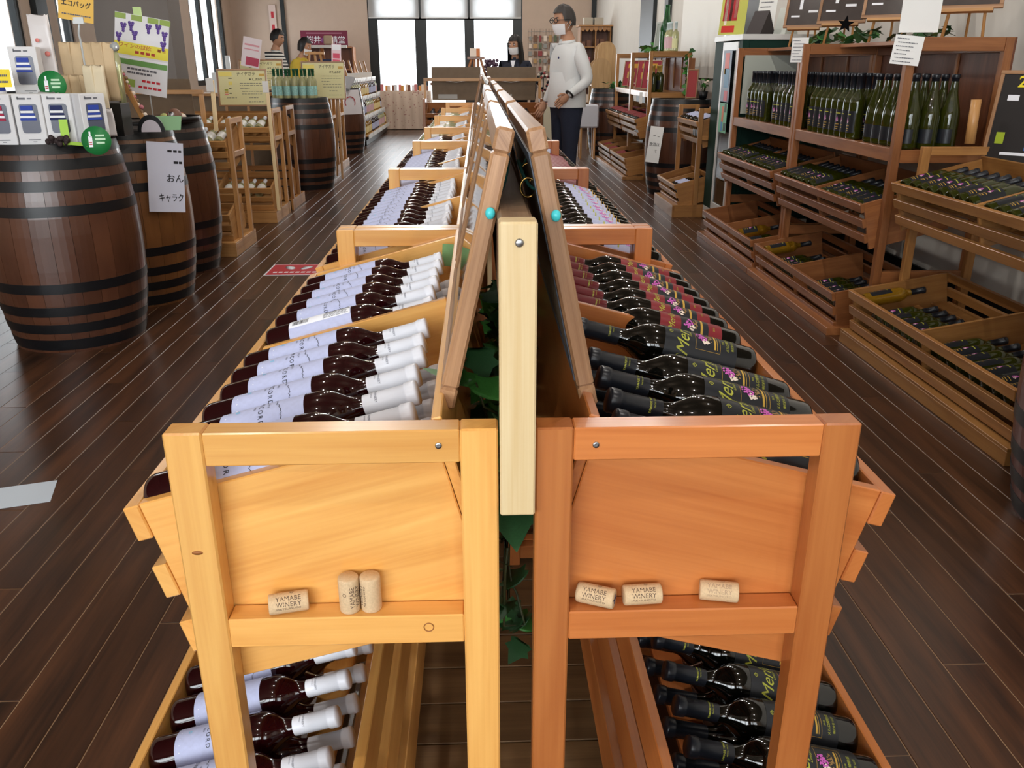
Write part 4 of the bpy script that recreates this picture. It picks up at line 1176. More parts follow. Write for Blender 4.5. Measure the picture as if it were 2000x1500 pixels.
# black star ornament
mb = MB(); st = [(0.05 * (1 if k % 2 == 0 else 0.42) * math.sin(PI * k / 5), 0.05 * (1 if k % 2 == 0 else 0.42) * math.cos(PI * k / 5)) for k in range(10)]
mb.prism(st, -0.008, 0.008, 'XZ'); tag(mb.build('star_ornament', [plain('matt_black', (10, 10, 12), .9, spec=.1)], None, (2.26, 5.52, 1.535), (0, 0.1, -0.5)), 'black star ornament among the shelf-top ivy', 'ornament')
paper('black price board with yellow 20 and sticker squares above the yellowish rack', face((2.46, 3.86, 1.07), (-0.75, -0.62, 0.16)), 0.30, 0.42, mat=plain('black_board', (36, 34, 34), 0.35), name='price_board', cat='sign', border=(W_FRAME, 0.016),
      bars=((-0.25, 0.22, 0.16, 0.06, INK_WHITE), (0.1, 0.26, 0.2, 0.08, plain('sticker_green', (70, 160, 80), .5)), (0.1, 0.05, 0.2, 0.16, plain('sticker_brown', (120, 70, 40), .5)), (-0.3, -0.2, 0.12, 0.12, plain('sticker_lime', (160, 180, 40), .5)), (0.12, -0.22, 0.1, 0.2, plain('sticker_blue', (60, 110, 190), .5)), (-0.05, -0.36, 0.4, 0.03, INK_WHITE)),
      texts=(('20', -0.12, 0.38, 0.16, plain('bright_yellow', (240, 220, 40), 0.5), dict(bold=0.02)),))
mb = MB().tube([(0, 0, 0), (0.0, 0.01, 0.19)], 0.022, 12); o = tag(mb.build('wooden_log', [W_TAN], None, (2.235, 3.885, 0.965)), 'short pale log holding up the black price board', 'log')

# ------------------------------------------------------------------ drinks fridge, small rack, barrel and far shelf on the right
M_FRG = plain('dark_green_enamel', (20, 50, 42), 0.6, spec=0.2); M_FRW = plain('white_enamel', (214, 216, 214), 0.35); M_FRI = plain('fridge_interior', (150, 152, 158), 0.5)
t = thing('drinks_fridge', 'tall dark green drinks fridge with white-framed glass door', 'fridge', (2.02, 7.22, 0))
bx('body', (0.36, 0, 0.80), (0.62, 0.78, 1.36), M_FRG, t, ch=0.006)
bx('top_cap', (0.34, 0, 1.50), (0.70, 0.80, 0.04), M_FRW, t)
bx('base_panel', (0.33, 0, 0.065), (0.66, 0.78, 0.11), M_FRW, t)
bx('side_column', (0.025, 0.27, 0.80), (0.05, 0.24, 1.36), M_FRG, t); bx('side_column', (0.025, -0.345, 0.80), (0.05, 0.09, 1.36), M_FRG, t)
d = bx('door', (0.03, -0.075, 0.80), (0.02, 0.42, 1.34), M_FRI, t, ch=0)
for c, s_ in (((-0.02, -0.19, 0), (0.03, 0.04, 1.34)), ((-0.02, 0.19, 0), (0.03, 0.04, 1.34)), ((-0.02, 0, 0.64), (0.03, 0.34, 0.06)), ((-0.02, 0, -0.64), (0.03, 0.34, 0.06))): bx('door_frame', c, s_, M_FRW, d)
bx('glass', (-0.022, 0, 0), (0.006, 0.34, 1.22), M_ACRYL, d, ch=0)
for z in (-0.35, -0.05, 0.25): bx('wire_shelf', (-0.012, 0, z), (0.006, 0.34, 0.012), WHITE, d)
for k in range(3):
    bx('vent_slot', (-0.331 + 0.0, -0.3 + 0.05 * k, 0.0), (0.004, 0.03, 0.05), BLACK, t.children[2], ch=0)
paper('tall bright poster of pink and blue shapes on the fridge glass', face((1.998, 7.13, 1.21), (-1, 0, 0)), 0.24, 0.40, mat=plain('poster_dark_blue', (52, 66, 88), 0.4), bars=((0, 0.3, 0.5, 0.3, plain('poster_salmon', (214, 110, 100), .5)), (0.05, -0.02, 0.55, 0.36, plain('poster_sky', (96, 140, 170), .5)), (0.1, -0.36, 0.4, 0.2, plain('poster_rose', (200, 90, 100), .5)), (-.2, .1, .2, .1, plain('poster_gold', (210, 170, 60), .5))), name='poster', cat='poster')
paper('small teal and orange card below the tall poster on the fridge', face((1.998, 7.13, 0.90), (-1, 0, 0)), 0.22, 0.24, mat=plain('card_teal', (110, 176, 140), 0.5), bars=((-0.05, 0.1, 0.24, 0.5, plain('card_orange', (206, 110, 70), .5)), (0.28, 0.3, 0.26, 0.26, plain('card_dark', (40, 60, 50), .5)), (0.3, -.3, .3, .25, plain('card_dark', (40, 60, 50), .5)), (-0.1, -.3, .2, .3, plain('card_blue', (60, 130, 180), .5))), name='poster', cat='poster')
paper('poster of red-capped bottles standing on the fridge top', face((2.08, 7.35, 1.74), (-0.75, -0.66, 0.12)), 0.24, 0.42, mat=plain('poster_lime', (190, 190, 90), 0.5), bars=((-0.12, 0.1, 0.55, 0.7, plain('poster_crimson', (170, 36, 44), .5)), (-0.28, -0.05, 0.1, 0.55, INK_CREAM), (-0.1, 0.0, 0.1, 0.5, INK_CREAM), (0.08, 0.05, 0.1, 0.5, INK_CREAM), (-0.15, -0.4, 0.5, 0.12, plain('poster_red', (200, 50, 40), .5))), name='poster', cat='poster')
paper('white framed notice leaning behind the fridge-top poster', face((2.3, 7.2, 1.70), (-0.75, -0.66, 0.12)), 0.16, 0.26, lines=fine)
mb = MB(); mb.prism([(-0.09, 0), (0.09, 0), (0.0, 0.17)], -0.07, 0.07, 'XZ'); tag(mb.build('tent_card', [plain('dark_card', (44, 34, 34), 0.5)], None, (2.2, 7.0, 1.522), (0, 0, 0.6)), 'dark folded tent card on the fridge top', 'card')
mb = MB(); mb.prism([(-0.07, 0), (0.07, 0), (0.015, 0.19), (-0.015, 0.19)], -0.06, 0.06, 'XZ'); tag(mb.build('tent_card', [plain('grey_card', (200, 204, 196), 0.5)], None, (2.38, 6.95, 1.522), (0, 0, 0.5)), 'pale folded desk calendar on the fridge top', 'calendar')

DU = Crate(0.20, 0.845, 0.24, 0.235); 
t = rack('small yellowish bottle rack between fridge and barrel', (2.13, 8.45, 0), PI, 0.82, W_YELLOW, Crate(0.20, 0.835, 0.30, 0.235), Crate(0.36, 0.29, 0.32, 0.215), base=(0.0, 0.385, 0.10), W=0.20)
UD = unit_matrix((2.13, 8.45, 0), PI)
row_in(UD, Crate(0.20, 0.835, 0.30, 0.235), [0.08 + 0.077 * i for i in range(4)] + [0.45 + 0.077 * i for i in range(4)], T1, 'plum', 'dark bottle with pale label, %s in the upper tray beside the fridge', 'bottles in the small rack', True)
row_in(UD, Crate(0.36, 0.29, 0.32, 0.215), [0.46 + 0.077 * i for i in range(4)], 0.06, 'plum', 'dark bottle with pale label, %s in the low tray beside the fridge', 'bottles in the small rack', True)
barrel('dark barrel with a hanging white notice, between small rack and far shelf', (2.12, 9.16, 0))
paper('white paper notice on the dark barrel near the fridge', face((1.815, 8.93, 0.53), (-0.62, -0.80, 0.12), roll=-0.06), 0.15, 0.36, texts=(('飲酒は', 0, 0.0, 0.11, INK, {}), ('て', 0.15, -0.18, 0.11, INK, {})), bars=((-0.1, 0.25, 0.2, 0.012, INK), (0.2, 0.23, 0.15, 0.012, INK)))
paper('narrow red menu board standing on the dark barrel', face((2.19, 9.05, 1.12), (-0.5, -0.86, 0.1)), 0.115, 0.28, mat=plain('menu_red', (150, 44, 46), 0.5), border=(W_FRAME, 0.01), name='menu_board', cat='sign', lines=())
bx_ = bx('wooden_plaque', (2.215, 9.24, 1.168), (0.07, 0.02, 0.40), W_BROWN); tag(bx_, 'small brown wooden plaque above the barrel', 'plaque')
t = thing('flower_posy', 'white and green posy in a pot on the dark barrel', 'flowers', (2.33, 9.12, 0.966))
MB().lathe([(0, 0), (0.035, 0), (0.05, 0.08), (0.046, 0.08), (0.03, 0.01), (0, 0.01)], 12).build('pot', [BLACK], t)
rnd = random.Random(6)
for k in range(14):
    c = (rnd.uniform(-.06, .06), rnd.uniform(-.06, .06), rnd.uniform(0.1, 0.2))
    MB().tube([(0, 0, 0.05), c], 0.002, 4).build('stem', [M_STEM], t)
    if k % 2: MB().ball(c, (0.018, 0.018, 0.012), 8, 5).build('blossom', [INK_CREAM], t)
    else:
        o = put('leaf', LF[0], t, c, (rnd.uniform(-1, 1), rnd.uniform(-1, 1), rnd.uniform(0, 6))); o.scale = (0.05,) * 3

# far shelf with red menu boards
ebays = []
for nm, y0, y1 in (('near', 10.3, 11.55), ('far', 11.56, 12.8)):
    ebays.append((nm, y0, y1) + wall_shelf('tan wine shelf beyond the dark barrel, %s bay' % nm, y0, y1, 2.46, 1.98, 1.45, W_YELLOW, 0.70, 0.25, 1.86, 1.76, shelf=0.98))
for nm, y0, y1, u, l, UM, Ln in ebays:
    for cr, w_ in ((u, 'upper'), (l, 'low')):
        row_in(UM, cr, [0.09 + 0.078 * i for i in range(7)], T1 if w_ == 'upper' else 0.07, 'crimson', 'red-capped bottle, %s from the far end, ' + '%s tray, %s bay of the tan shelf' % (w_, nm), 'red bottles in the tan shelf', True)
        if w_ == 'upper' or nm == 'far': row_in(UM, cr, [Ln / 2 + 0.06 + 0.078 * i for i in range(7)], T1 if w_ == 'upper' else 0.07, 'crimson', 'red-capped bottle, %s past the divider, ' + '%s tray, %s bay of the tan shelf' % (w_, nm), 'red bottles in the tan shelf', True)
M_MRED = plain('crimson_menu', (150, 34, 52), 0.5)
for k, y in enumerate((10.85, 11.25, 11.85, 12.3)):
    paper('crimson menu board with gold heading, %s from the near end of the tan shelf' % ORD[k], face((2.12, y, 1.19), (-0.55, -0.8, 0.25)), 0.24, 0.34, mat=M_MRED, name='menu_board', cat='sign', group='crimson menu boards', border=(W_FRAME, 0.012),
          bars=((0, 0.3, 0.5, 0.16, plain('menu_gold', (206, 150, 40), .5)), (-0.2, -0.05, 0.1, 0.24, INK_OCHRE), (0.15, 0.0, 0.25, 0.03, INK_CREAM), (0.15, -0.1, 0.3, 0.03, INK_CREAM), (-.05, -.35, .2, .02, INK_CREAM)))
GLD = plain('gold_capsule', (176, 142, 70), 0.35)
BK['gold_cap'] = bottle_meshes('gold_cap', P_BORD, GL_OLIVE, GLD, LAB_BLACK, 0.03, 0.13, -1.2, 1.2, 0.215, None, None, seg=16)
for k in range(6): stand('gold_cap', 2.06 + 0.085 * (k // 3), 10.42 + 0.09 * (k % 3), 1.001, 'olive bottle with gold cap on the tan shelf, %s of the %s row' % (ORD[k % 3], ('front', 'back')[k // 3]), 'gold-capped bottles', PI, True)
# on top of the tan shelf
BK['rose'] = bottle_meshes('rose', P_BORD, GL_CLEAR, plain('clear_cap', (200, 214, 216), 0.2), plain('pink_label', (206, 170, 176), 0.5), 0.03, 0.15, -2.0, 2.0, 0.20, None, None, seg=16)
BK['pale'] = bottle_meshes('pale', P_BORD, GL_CLEAR, plain('clear_cap', (200, 214, 216), 0.2), plain('pale_yellow_label', (224, 222, 170), 0.5), 0.03, 0.13, -2.0, 2.0, 0.20, None, None, seg=16)
for k in range(3): stand('rose', 2.24, 10.62 - 0.09 * k, 1.45, 'pink-label bottle on the tan shelf top, %s from the big green bottle' % ORD[k], 'bottles on the tan shelf top', PI, True, sc=1.05)
stand('pale', 2.27, 10.33, 1.45, 'pale yellow-label bottle at the near end of the tan shelf top', 'bottles on the tan shelf top', PI, True, sc=1.05)
mb = MB().lathe([(r * 1.9, z * 1.75) for r, z in P_BURG], 24); tag(mb.build('glass_jug', [GL_GREEN], None, (2.27, 10.86, 1.45)), 'very large green glass bottle on the tan shelf top', 'bottle')
ivy('ivy and flowers at the far end of the tan shelf top', (2.28, 11.6, 1.50), 40, (0.2, 0.9, 0.12), (0.06, 0.10), 31, bright=0.9)
ivy('ivy trailing down the near end of the tan shelf', (2.42, 10.25, 1.25), 24, (0.08, 0.1, 0.42), (0.05, 0.08), 32, bright=0.9)
paper('grey framed picture on the tan shelf top', face((2.3, 11.2, 1.63), (-0.75, -0.66, 0.15)), 0.24, 0.34, mat=plain('grey_print', (150, 158, 150), 0.4), border=(plain('grey_frame', (170, 174, 168), .4), 0.02), name='picture', cat='picture')
paper('white tag hanging from the tan shelf front rail', face((1.955, 10.6, 0.93), (-0.9, -0.4, 0)), 0.06, 0.13)
barrel('dark barrel topped with greenery beyond the tan shelf', (2.02, 13.35, 0))
ivy('greenery heaped on the far right barrel', (2.02, 13.35, 1.02), 30, (0.4, 0.4, 0.08), (0.06, 0.1), 33, bright=0.3, stem=False)
# arch-topped display ends
M_ARCH = wood('arch_plywood', (196, 160, 112), (170, 132, 86), 0.5, 0.0)
for k, (y, zt) in enumerate(((13.95, 1.40), (14.7, 1.66))):
    t = thing('arched_display', '%s arch-topped plywood display stand beyond the right barrel' % ('shorter', 'taller')[k], 'display', (1.78 + 0.18 * k, y, 0))
    for s_ in (0.0, 0.34):
        w = 0.30; pts = [(-w / 2, 0), (w / 2, 0)] + [(w / 2 * math.cos(a), zt - w / 2 + w / 2 * math.sin(a)) for a in [PI * q / 12 for q in range(13)]]
        mb = MB(); mb.prism(pts, -0.01, 0.01, 'XZ', (0, 0, 1)); mb.build('arched_panel', [M_ARCH], t, (0.15, s_, 0))
    for z in (0.35, 0.7, 1.0): bx('shelf_board', (0.15, 0.17, z), (0.28, 0.319, 0.02), M_ARCH, t)
    for q in range(3): pass
for k in range(8):
    z = (0.711, 1.011)[k % 2]; o = bx('gift_pack', (1.84 + 0.05 * (k % 3), 13.99 + 0.033 * k, z + 0.045), (0.05, 0.022, 0.09), [INK_CREAM, plain('pack_pink', (190, 100, 110), .5), plain('pack_brown', (110, 70, 50), .5)][k % 3])
    tag(o, 'small gift pack, %s on the shorter arched stand, %s board' % (ORD[k // 2], ('lower', 'upper')[k % 2]), 'package', 'gift packs on the arched stand')
paper('wide white board on the right wall above the tan shelf', face((XR - 0.02, 11.0, 2.0), (-1, 0, 0)), 2.6, 1.7, mat=plain('lit_wall_white', (222, 220, 212), 0.5), name='lit_wall_panel', cat='board')  # brightness of the lit wall put into the panel's white colour
paper('bright landscape poster on the right wall behind the barrel', face((XR - 0.03, 9.85, 1.78), (-1, 0, 0)), 0.5, 0.75, mat=plain('poster_pale', (214, 222, 200), 0.25), bars=((0.1, 0.1, 0.6, 0.6, plain('poster_leaf', (190, 214, 150), .3)), (-.2, -.2, .3, .3, plain('poster_grey', (150, 156, 150), .3))), name='poster', cat='poster')
# ------------------------------------------------------------------ left side: barrels and what stands on them
barrel('dark barrel nearest on the left, covered with boxed gifts', (-2.05, 4.22, 0), rot=0.05)
barrel('tan-patched barrel with a white paper notice, second on the left', (-2.04, 4.99, 0), W_BARTAN, rot=0.1)
barrel('dark barrel third on the left beside the ladder rack', (-2.10, 5.75, 0), rot=0.02)
barrel('dark barrel crowded with green-capped bottles on its top', (-1.95, 9.75, 0))
barrel('dark barrel with a curved white banner, far on the left', (-2.12, 13.75, 0))

# window boxes
M_BOX = plain('white_gift_box', (222, 222, 224), 0.5); M_FILM = plain('dark_box_inside', (92, 96, 112), 0.25)
def gift_box(label, x, y, rz, col, z=0.966, hide=False):
    w, dpt, h = 0.118, 0.10, 0.215
    t = thing('gift_box', label, 'box', (x, y, z), rz, 'white window gift boxes')
    MB().box((0, 0, h / 2), (w, dpt, h), 0.002).build('carton', [M_BOX], t)
    pts = []
    for cx, cz, a0 in ((0.026, 0.05, 0), (-0.026, 0.05, PI / 2), (-0.026, -0.05, PI), (0.026, -0.05, 3 * PI / 2)):
        for q in range(5): pts.append((cx + 0.012 * math.cos(a0 + PI / 2 * q / 4), cz + 0.012 * math.sin(a0 + PI / 2 * q / 4)))
    win = MB(); win.prism(pts, -0.0008, 0.0008, 'XZ'); wo = win.build('window', [M_FILM], t, (0.002, -dpt / 2 - 0.001, 0.112))
    c1 = plain('knit_' + col, {'blue': (52, 74, 168), 'red': (170, 40, 72), 'navy': (34, 44, 92)}[col], 0.8)
    for q, m_ in enumerate((c1, INK_WHITE, c1, INK_WHITE, c1)):
        ww = 0.050 + 0.004 * q
        MB().box((0, 0, 0), (ww, 0.004, 0.009 if q else 0.02)).build('knit_stripe', [m_], wo, (-0.006, -0.002, 0.045 - 0.0105 * q - (0.006 if q else 0)))
    mb = MB(); mb.box((-0.02, 0, 0), (0.034, 0.008, 0.0006)); mb.box((0.014, 0, 0), (0.018, 0.006, 0.0006)); mb.box((-0.034, 0.003, 0), (0.005, 0.012, 0.0006)); o = mb.build('lettering', [plain('grey_text', (110, 112, 118), .6)], t, (0.0, -dpt / 2 - 0.0012, 0.196), (PI / 2, 0, 0))
    mb = MB(); mb.box((0, 0, 0), (0.05, 0.0006, 0.004)); mb.box((0.0, 0, -0.009), (0.016, 0.0006, 0.003)); mb.build('fine_print', [plain('grey_text', (110, 112, 118), .6)], t, (0.006, -dpt / 2 - 0.0008, 0.022))
    return t
gift_box('white window box with a red striped knit at the barrel front', -2.115, 4.00, 0.12, 'red')
gift_box('white window box with a blue striped knit beside the red one', -1.992, 4.02, 0.12, 'blue')
gift_box('white window box with a navy knit and lime card, third along', -1.875, 4.045, 0.12, 'navy')
gift_box('white window box set forward at an angle, showing its plain side', -1.765, 4.06, 0.92, 'blue')
gift_box('white window box standing higher behind the front row', -2.115, 4.30, 0.25, 'blue', z=1.165)
tag(bx('display_riser', (-2.115, 4.30, 1.065), (0.16, 0.16, 0.196), BLACK), 'black riser under the rear gift box', 'riser')
# striped knit on a bottle in front of the rear box
t = thing('bottle_cosy', 'blue and white striped knit cap on a bottle', 'knit cap', (-2.222, 4.16, 0.966))
MB().lathe([(0, 0), (0.036, 0), (0.036, 0.19), (0.03, 0.22), (0, 0.22)], 18).build('bottle', [GL_CLEAR], t)
for q in range(7):
    r0, r1 = 0.058 - 0.004 * q, 0.058 - 0.004 * (q + 1); z = 0.20 + 0.022 * q
    MB().lathe([(r0, z), (r0 - .001, z + 0.011), (r1, z + 0.022)], 18).build('knit_band', [plain('knit_blue', (52, 74, 168), .8) if q % 2 else INK_WHITE], t)
MB().ball((0, 0, 0.365), 0.03, 10, 7).build('pompom', [INK_WHITE], t)
paper('yellow price tag beside the striped knit cap', face((-2.145, 4.045, 1.245), (0.15, -1, 0.1)), 0.14, 0.075, mat=plain('tag_yellow', (240, 214, 20), 0.5), lines=[(0.15, -0.4, 0.4, 0.12), (-0.2, -0.4, 0.4, 0.12)], cat='price tag', name='price_tag')
paper('lime green card tucked between the gift boxes', face((-1.842, 3.965, 1.02), (0.15, -1, 0.1)), 0.035, 0.11, mat=plain('card_lime', (170, 214, 80), 0.6), cat='card', name='lime_card')
paper('flat lime slip lying on the near barrel rim', face((-1.80, 3.955, 0.972), (0.1, -0.35, 1), up=(0, 1, 0)), 0.12, 0.03, mat=plain('card_lime', (170, 214, 80), 0.6), cat='card', name='lime_card')
paper('pale yellow card at the barrel edge, picture left', face((-2.28, 3.97, 1.0), (0.2, -1, 0.4)), 0.12, 0.10, mat=plain('card_cream', (232, 224, 150), 0.6), cat='card', name='cream_card')
M_BADGE = plain('badge_green', (34, 122, 62), 0.45)
def badge(label, loc, n, r=0.062):
    M = face(loc, n); o = thing('round_badge', label, 'badge', (0, 0, 0)); o.location = M.translation; o.rotation_euler = M.to_euler()
    MB().lathe([(0, -0.002), (r, -0.002), (r, 0.002), (0, 0.002)], 28).build('disc', [M_BADGE], o)
    mb = MB(); mb.box((-r * .38, -r * .08, 0.003), (r * .26, r * .75, 0.001)); mb.box((-r * .38, r * .42, 0.003), (r * .12, r * .4, 0.001)); mb.build('bottle_symbol', [INK_WHITE], o)
    mb = MB()
    for y in (-.12, -.26): mb.box((-r * .38, y * r, 0.0038), (r * .2, r * .07, 0.0006))
    mb.build('red_bars', [INK_RED], o)
    mb = MB(); [mb.box((r * .28, r * y_, 0.003), (r * w_, r * .13, 0.0008)) for y_, w_ in ((.34, .6), (.10, .7), (-.16, .55))]; mb.build('lettering', [plain('pale_green_ink', (190, 224, 190), .5)], o)
badge('round green bottle badge on the near barrel rim', (-1.705, 3.955, 0.985), (0.2, -1, 0.15))
badge('round green bottle badge half hidden behind the gift boxes', (-1.95, 4.16, 1.215), (0.1, -1, 0.1))
mb = MB(); rnd = random.Random(3)
for k in range(26): mb.ball((rnd.uniform(-.05, .05), rnd.uniform(-.01, .01), rnd.uniform(0.0, .03)), rnd.uniform(.008, .014), 6, 5)
tag(mb.build('dried_garland', [plain('dried_brown', (52, 40, 40), 0.8)], None, (-1.87, 3.945, 0.972)), 'dark dried garland lying at the foot of the boxes', 'garland')

# bags: pink-patterned roll, eco bags
M_KRAFT = plain('kraft_cloth', (206, 182, 146), 0.75, noise=0.08, nscale=20)
def bag(label, x, y, z, w, h, rz, mat, tilt=0.0, folds=3, prints=None):
    t = thing('folded_bag', label, 'bag', (x, y, z), 0, 'rolled bags on the barrels', rot=(tilt, 0, rz))
    V = []; F = []; n = 24; m_ = 10
    for j in range(m_ + 1):
        for i_ in range(n):
            a = 2 * PI * i_ / n; q = j / m_
            ca, sa = math.cos(a), math.sin(a)
            rx = w / 2 * (1 - 0.10 * q + 0.02 * math.sin(7 * q + w * 50)); ry = 0.013 + 0.004 * math.sin(folds * a + 3 * q)
            V.append((rx * math.copysign(abs(ca) ** 0.45, ca), ry * math.copysign(abs(sa) ** 0.6, sa) + 0.006 * math.sin(4 * q + x * 40), h * q + (0.006 * math.sin(6 * a) if j == m_ else 0)))
    for j in range(m_):
        for i_ in range(n): F.append((j * n + i_, j * n + (i_ + 1) % n, (j + 1) * n + (i_ + 1) % n, (j + 1) * n + i_))
    F.append(list(range(n))[::-1]); F.append([m_ * n + i_ for i_ in range(n)])
    mb = MB(); mb.add(V, F, None, 0, True); mb.build('cloth', [mat], t)
    for (px, pz, pr, pm) in (prints or ()):
        mb = MB(); mb.lathe([(0, 0), (pr, 0), (pr, 0.001), (0, 0.001)], 10); mb.build('printed_spot', [pm], t, (px, -0.022, pz), (PI / 2, 0, 0))
    return t
PK = plain('pink_spot', (232, 140, 132), .6)
bag('tall white plastic-wrapped bag with pink petals, upright', -2.085, 4.42, 0.99, 0.105, 0.53, 0.1, plain('white_plastic', (226, 222, 222), 0.25), 0.0, 2, [(-.02, .12, .012, PK), (.02, .2, .014, PK), (-.03, .28, .012, PK), (.025, .36, .012, PK), (-.01, .42, .01, PK)])
for k in range(5):
    bag('beige rolled eco bag, %s of the upper fan behind the pink bags' % ORD[k], -2.02 + 0.048 * k, 4.50 + 0.01 * k, 1.13, 0.056, 0.27, 0.1, M_KRAFT, -0.05)
for k in range(4):
    bag('beige rolled eco bag, %s of the lower fan' % ORD[k], -2.03 + 0.044 * k, 4.36 + 0.012 * k, 1.0, 0.052, 0.25, 0.1, M_KRAFT, 0.04)
bag('pink and white wrapped bag lying in front of the eco bags', -1.98, 4.20, 1.0, 0.10, 0.20, 0.3, plain('white_plastic', (226, 222, 222), 0.25), 0.5, 2, [(0, .1, .012, PK), (.03, .06, .01, PK), (-.03, .15, .01, PK)])
for k in range(2):
    bag('long cream roll printed with black figures, %s' % ('slimmer one', 'wider one')[k], -1.85 + 0.045 * k, 4.33, 0.985, 0.05 + 0.01 * k, 0.31, 0.1, plain('cream_cloth', (220, 206, 176), .7), 0.0, 2, [(0, .06, .008, INK), (.006, .1, .006, INK), (-.004, .18, .006, INK)])
bag('clear plastic-wrapped white roll at the barrel edge', -1.765, 4.25, 0.985, 0.07, 0.12, 0.2, plain('white_plastic', (226, 222, 222), 0.25), 0.2, 2)
t = thing('clip_stand', 'clear clip stand holding the yellow eco bag sign', 'stand', (-1.90, 4.42, 0.97))
MB().tube([(0, 0, 0), (0, 0, 0.44), (0.01, -0.03, 0.47), (0.03, -0.05, 0.52)], 0.005, 6).build('rod', [plain('clear_plastic', (214, 220, 222), .15)], t); bx('clip', (0.03, -0.055, 0.525), (0.05, 0.02, 0.03), plain('clear_plastic', (214, 220, 222), .15), t)
paper('yellow sign reading エコバッグ above the bags', face((-1.87, 4.36, 1.55), (0.22, -1, 0.0), roll=-0.16), 0.150, 0.115, mat=plain('sign_amber', (222, 176, 66), 0.5), texts=(('エコバッグ', 0.0, 0.12, 0.25, INK, dict(bold=0.02, fitw=0.125)),), lines=[(-0.28, -0.4, 0.42, 0.05)], name='shop_sign', cat='sign')
t = thing('bottle_vase', 'slim clear bottle with crystal stopper behind the bags', 'bottle', (-1.80, 4.56, 1.06))
MB().lathe([(0, 0), (0.018, 0), (0.018, 0.27), (0.01, 0.30), (0, 0.30)], 14).build('body', [GL_CLEAR], t); MB().ball((0, 0, 0.325), 0.024, 8, 6).build('stopper', [plain('crystal', (230, 236, 238), .05, trans=.6)], t)
tag(bx('display_riser', (-1.92, 4.50, 1.045), (0.30, 0.12, 0.155), BLACK), 'black riser block under the eco bags', 'riser')

# grape poster on a stand
M = face((-1.855, 5.05, 1.35), (0.05, -1, 0.02), roll=-0.17)
PUR = plain('grape_purple', (104, 78, 160), .5); LG = plain('leaf_print', (150, 176, 84), .5)
o = paper('grape-vine poster in a clear holder above the barrels', M, 0.285, 0.405, mat=plain('poster_white', (222, 222, 226), .3), name='poster', cat='poster',
      bars=[(0, 0.06, 1.0, 0.16, plain('band_yellow', (232, 220, 70), .5)), (0, -0.06, 0.98, 0.03, INK_WHITE), (0, -0.11, 0.98, 0.07, plain('band_green', (106, 156, 84), .5)), (-0.3, -0.38, 0.4, 0.1, LG), (-0.4, -0.30, 0.2, 0.1, LG)] +
           [(x, 0.46, 0.2, 0.07, LG) for x in (-0.4, -.1, .2, .42)] + [(-0.08 + 0.1 * q, 0.028, 0.07, 0.035, INK_RED) for q in range(4)] + [(0.33, 0.095, 0.06, 0.04, INK_RED), (0.42, 0.095, 0.06, 0.04, INK_RED)] + [(0.06 + 0.09 * q, -0.33, 0.07, 0.03, INK_RED) for q in range(4)] + [(0.0 + 0.09 * q, -0.41, 0.07, 0.03, INK_RED) for q in range(5)],
      dots=[(x + dx, y + dy, 0.0085, PUR) for x, y in ((-0.34, 0.33), (-0.2, 0.36), (-0.13, 0.25), (0.12, 0.36), (0.3, 0.38), (0.42, 0.30), (-0.42, 0.2), (0.4, 0.17)) for dx, dy in ((-.03, .03), (.03, .03), (-.02, 0), (.02, .005), (0, -.03), (0, -.055))], texts=[('ワインの試飲', -0.12, 0.095, 0.060, INK_RED, dict(fitw=0.17))],
      lines=[(-0.19, -0.25, 0.3, 0.025), (-0.24, -0.25, 0.2, 0.025)])
t = thing('poster_stand', 'clear rod stand with lime clip for the grape poster', 'stand', (-1.85, 5.08, 0.97))
MB().tube([(0, 0, 0), (0, 0, 0.60)], 0.004, 6).build('rod', [plain('clear_plastic', (214, 220, 222), .15)], t); bx('clip', (0.0, -0.01, 0.60), (0.04, 0.02, 0.05), plain('clip_lime', (196, 226, 150), .4), t)
# leaning sticks and decorated wand
t = thing('decorated_plank', 'brown wooden plank with dried flowers leaning behind the second barrel top', 'plank', (-1.80, 4.86, 0.966), 0, None, rot=(0, -0.38, 0.0))
bx('board', (0, 0, 0.17), (0.028, 0.012, 0.34), W_TAN, t)
rnd = random.Random(12)
for k in range(16): MB().ball((0.018 + rnd.uniform(-.008, .01), rnd.uniform(-.012, .012), 0.02 + k * 0.02), rnd.uniform(.007, .014), 7, 5).build('dried_flower', [[INK_CREAM, plain('dried_tan', (150, 120, 90), .7), plain('dried_pink', (196, 120, 130), .7)][k % 3]], t)
tag(bx('wooden_block', (-1.80, 4.98, 1.0), (0.07, 0.06, 0.07), W_TAN), 'small stamped wooden cube on the second barrel', 'block')
t = thing('black_tag', 'black arch-shaped card with a pale face on the second barrel', 'card', (-1.745, 4.74, 0.966), 0.1)
for rr, m_, yy in ((0.07, BLACK, 0.0), (0.05, plain('pale_lilac', (206, 200, 210), .5), -0.004)):
    mb = MB(); mb.prism([(rr * math.cos(a), rr * 1.25 * math.sin(a) + (0.0 if rr > .06 else 0.0)) for a in [PI * q / 16 for q in range(17)]], -0.003, 0.003, 'XZ'); mb.build('panel', [m_], t, (0, yy, 0.0))
paper('clear packet with a green card on the second barrel', face((-1.69, 4.84, 1.005), (0.1, -0.7, 0.75)), 0.14, 0.10, mat=plain('packet_green', (140, 180, 140), 0.15), name='packet', cat='packet')
t = thing('glitter_ball', 'round bead ornament with a bright facet on the third barrel', 'ornament', (-1.81, 5.32, 0.985))
MB().ball((0, 0, 0.03), 0.045, 10, 7).build('ball', [plain('bead_brown', (120, 86, 70), .6, noise=.5, nscale=80)], t); MB().ball((-0.005, -0.03, 0.035), 0.024, 8, 6).build('crystal', [STEEL], t)
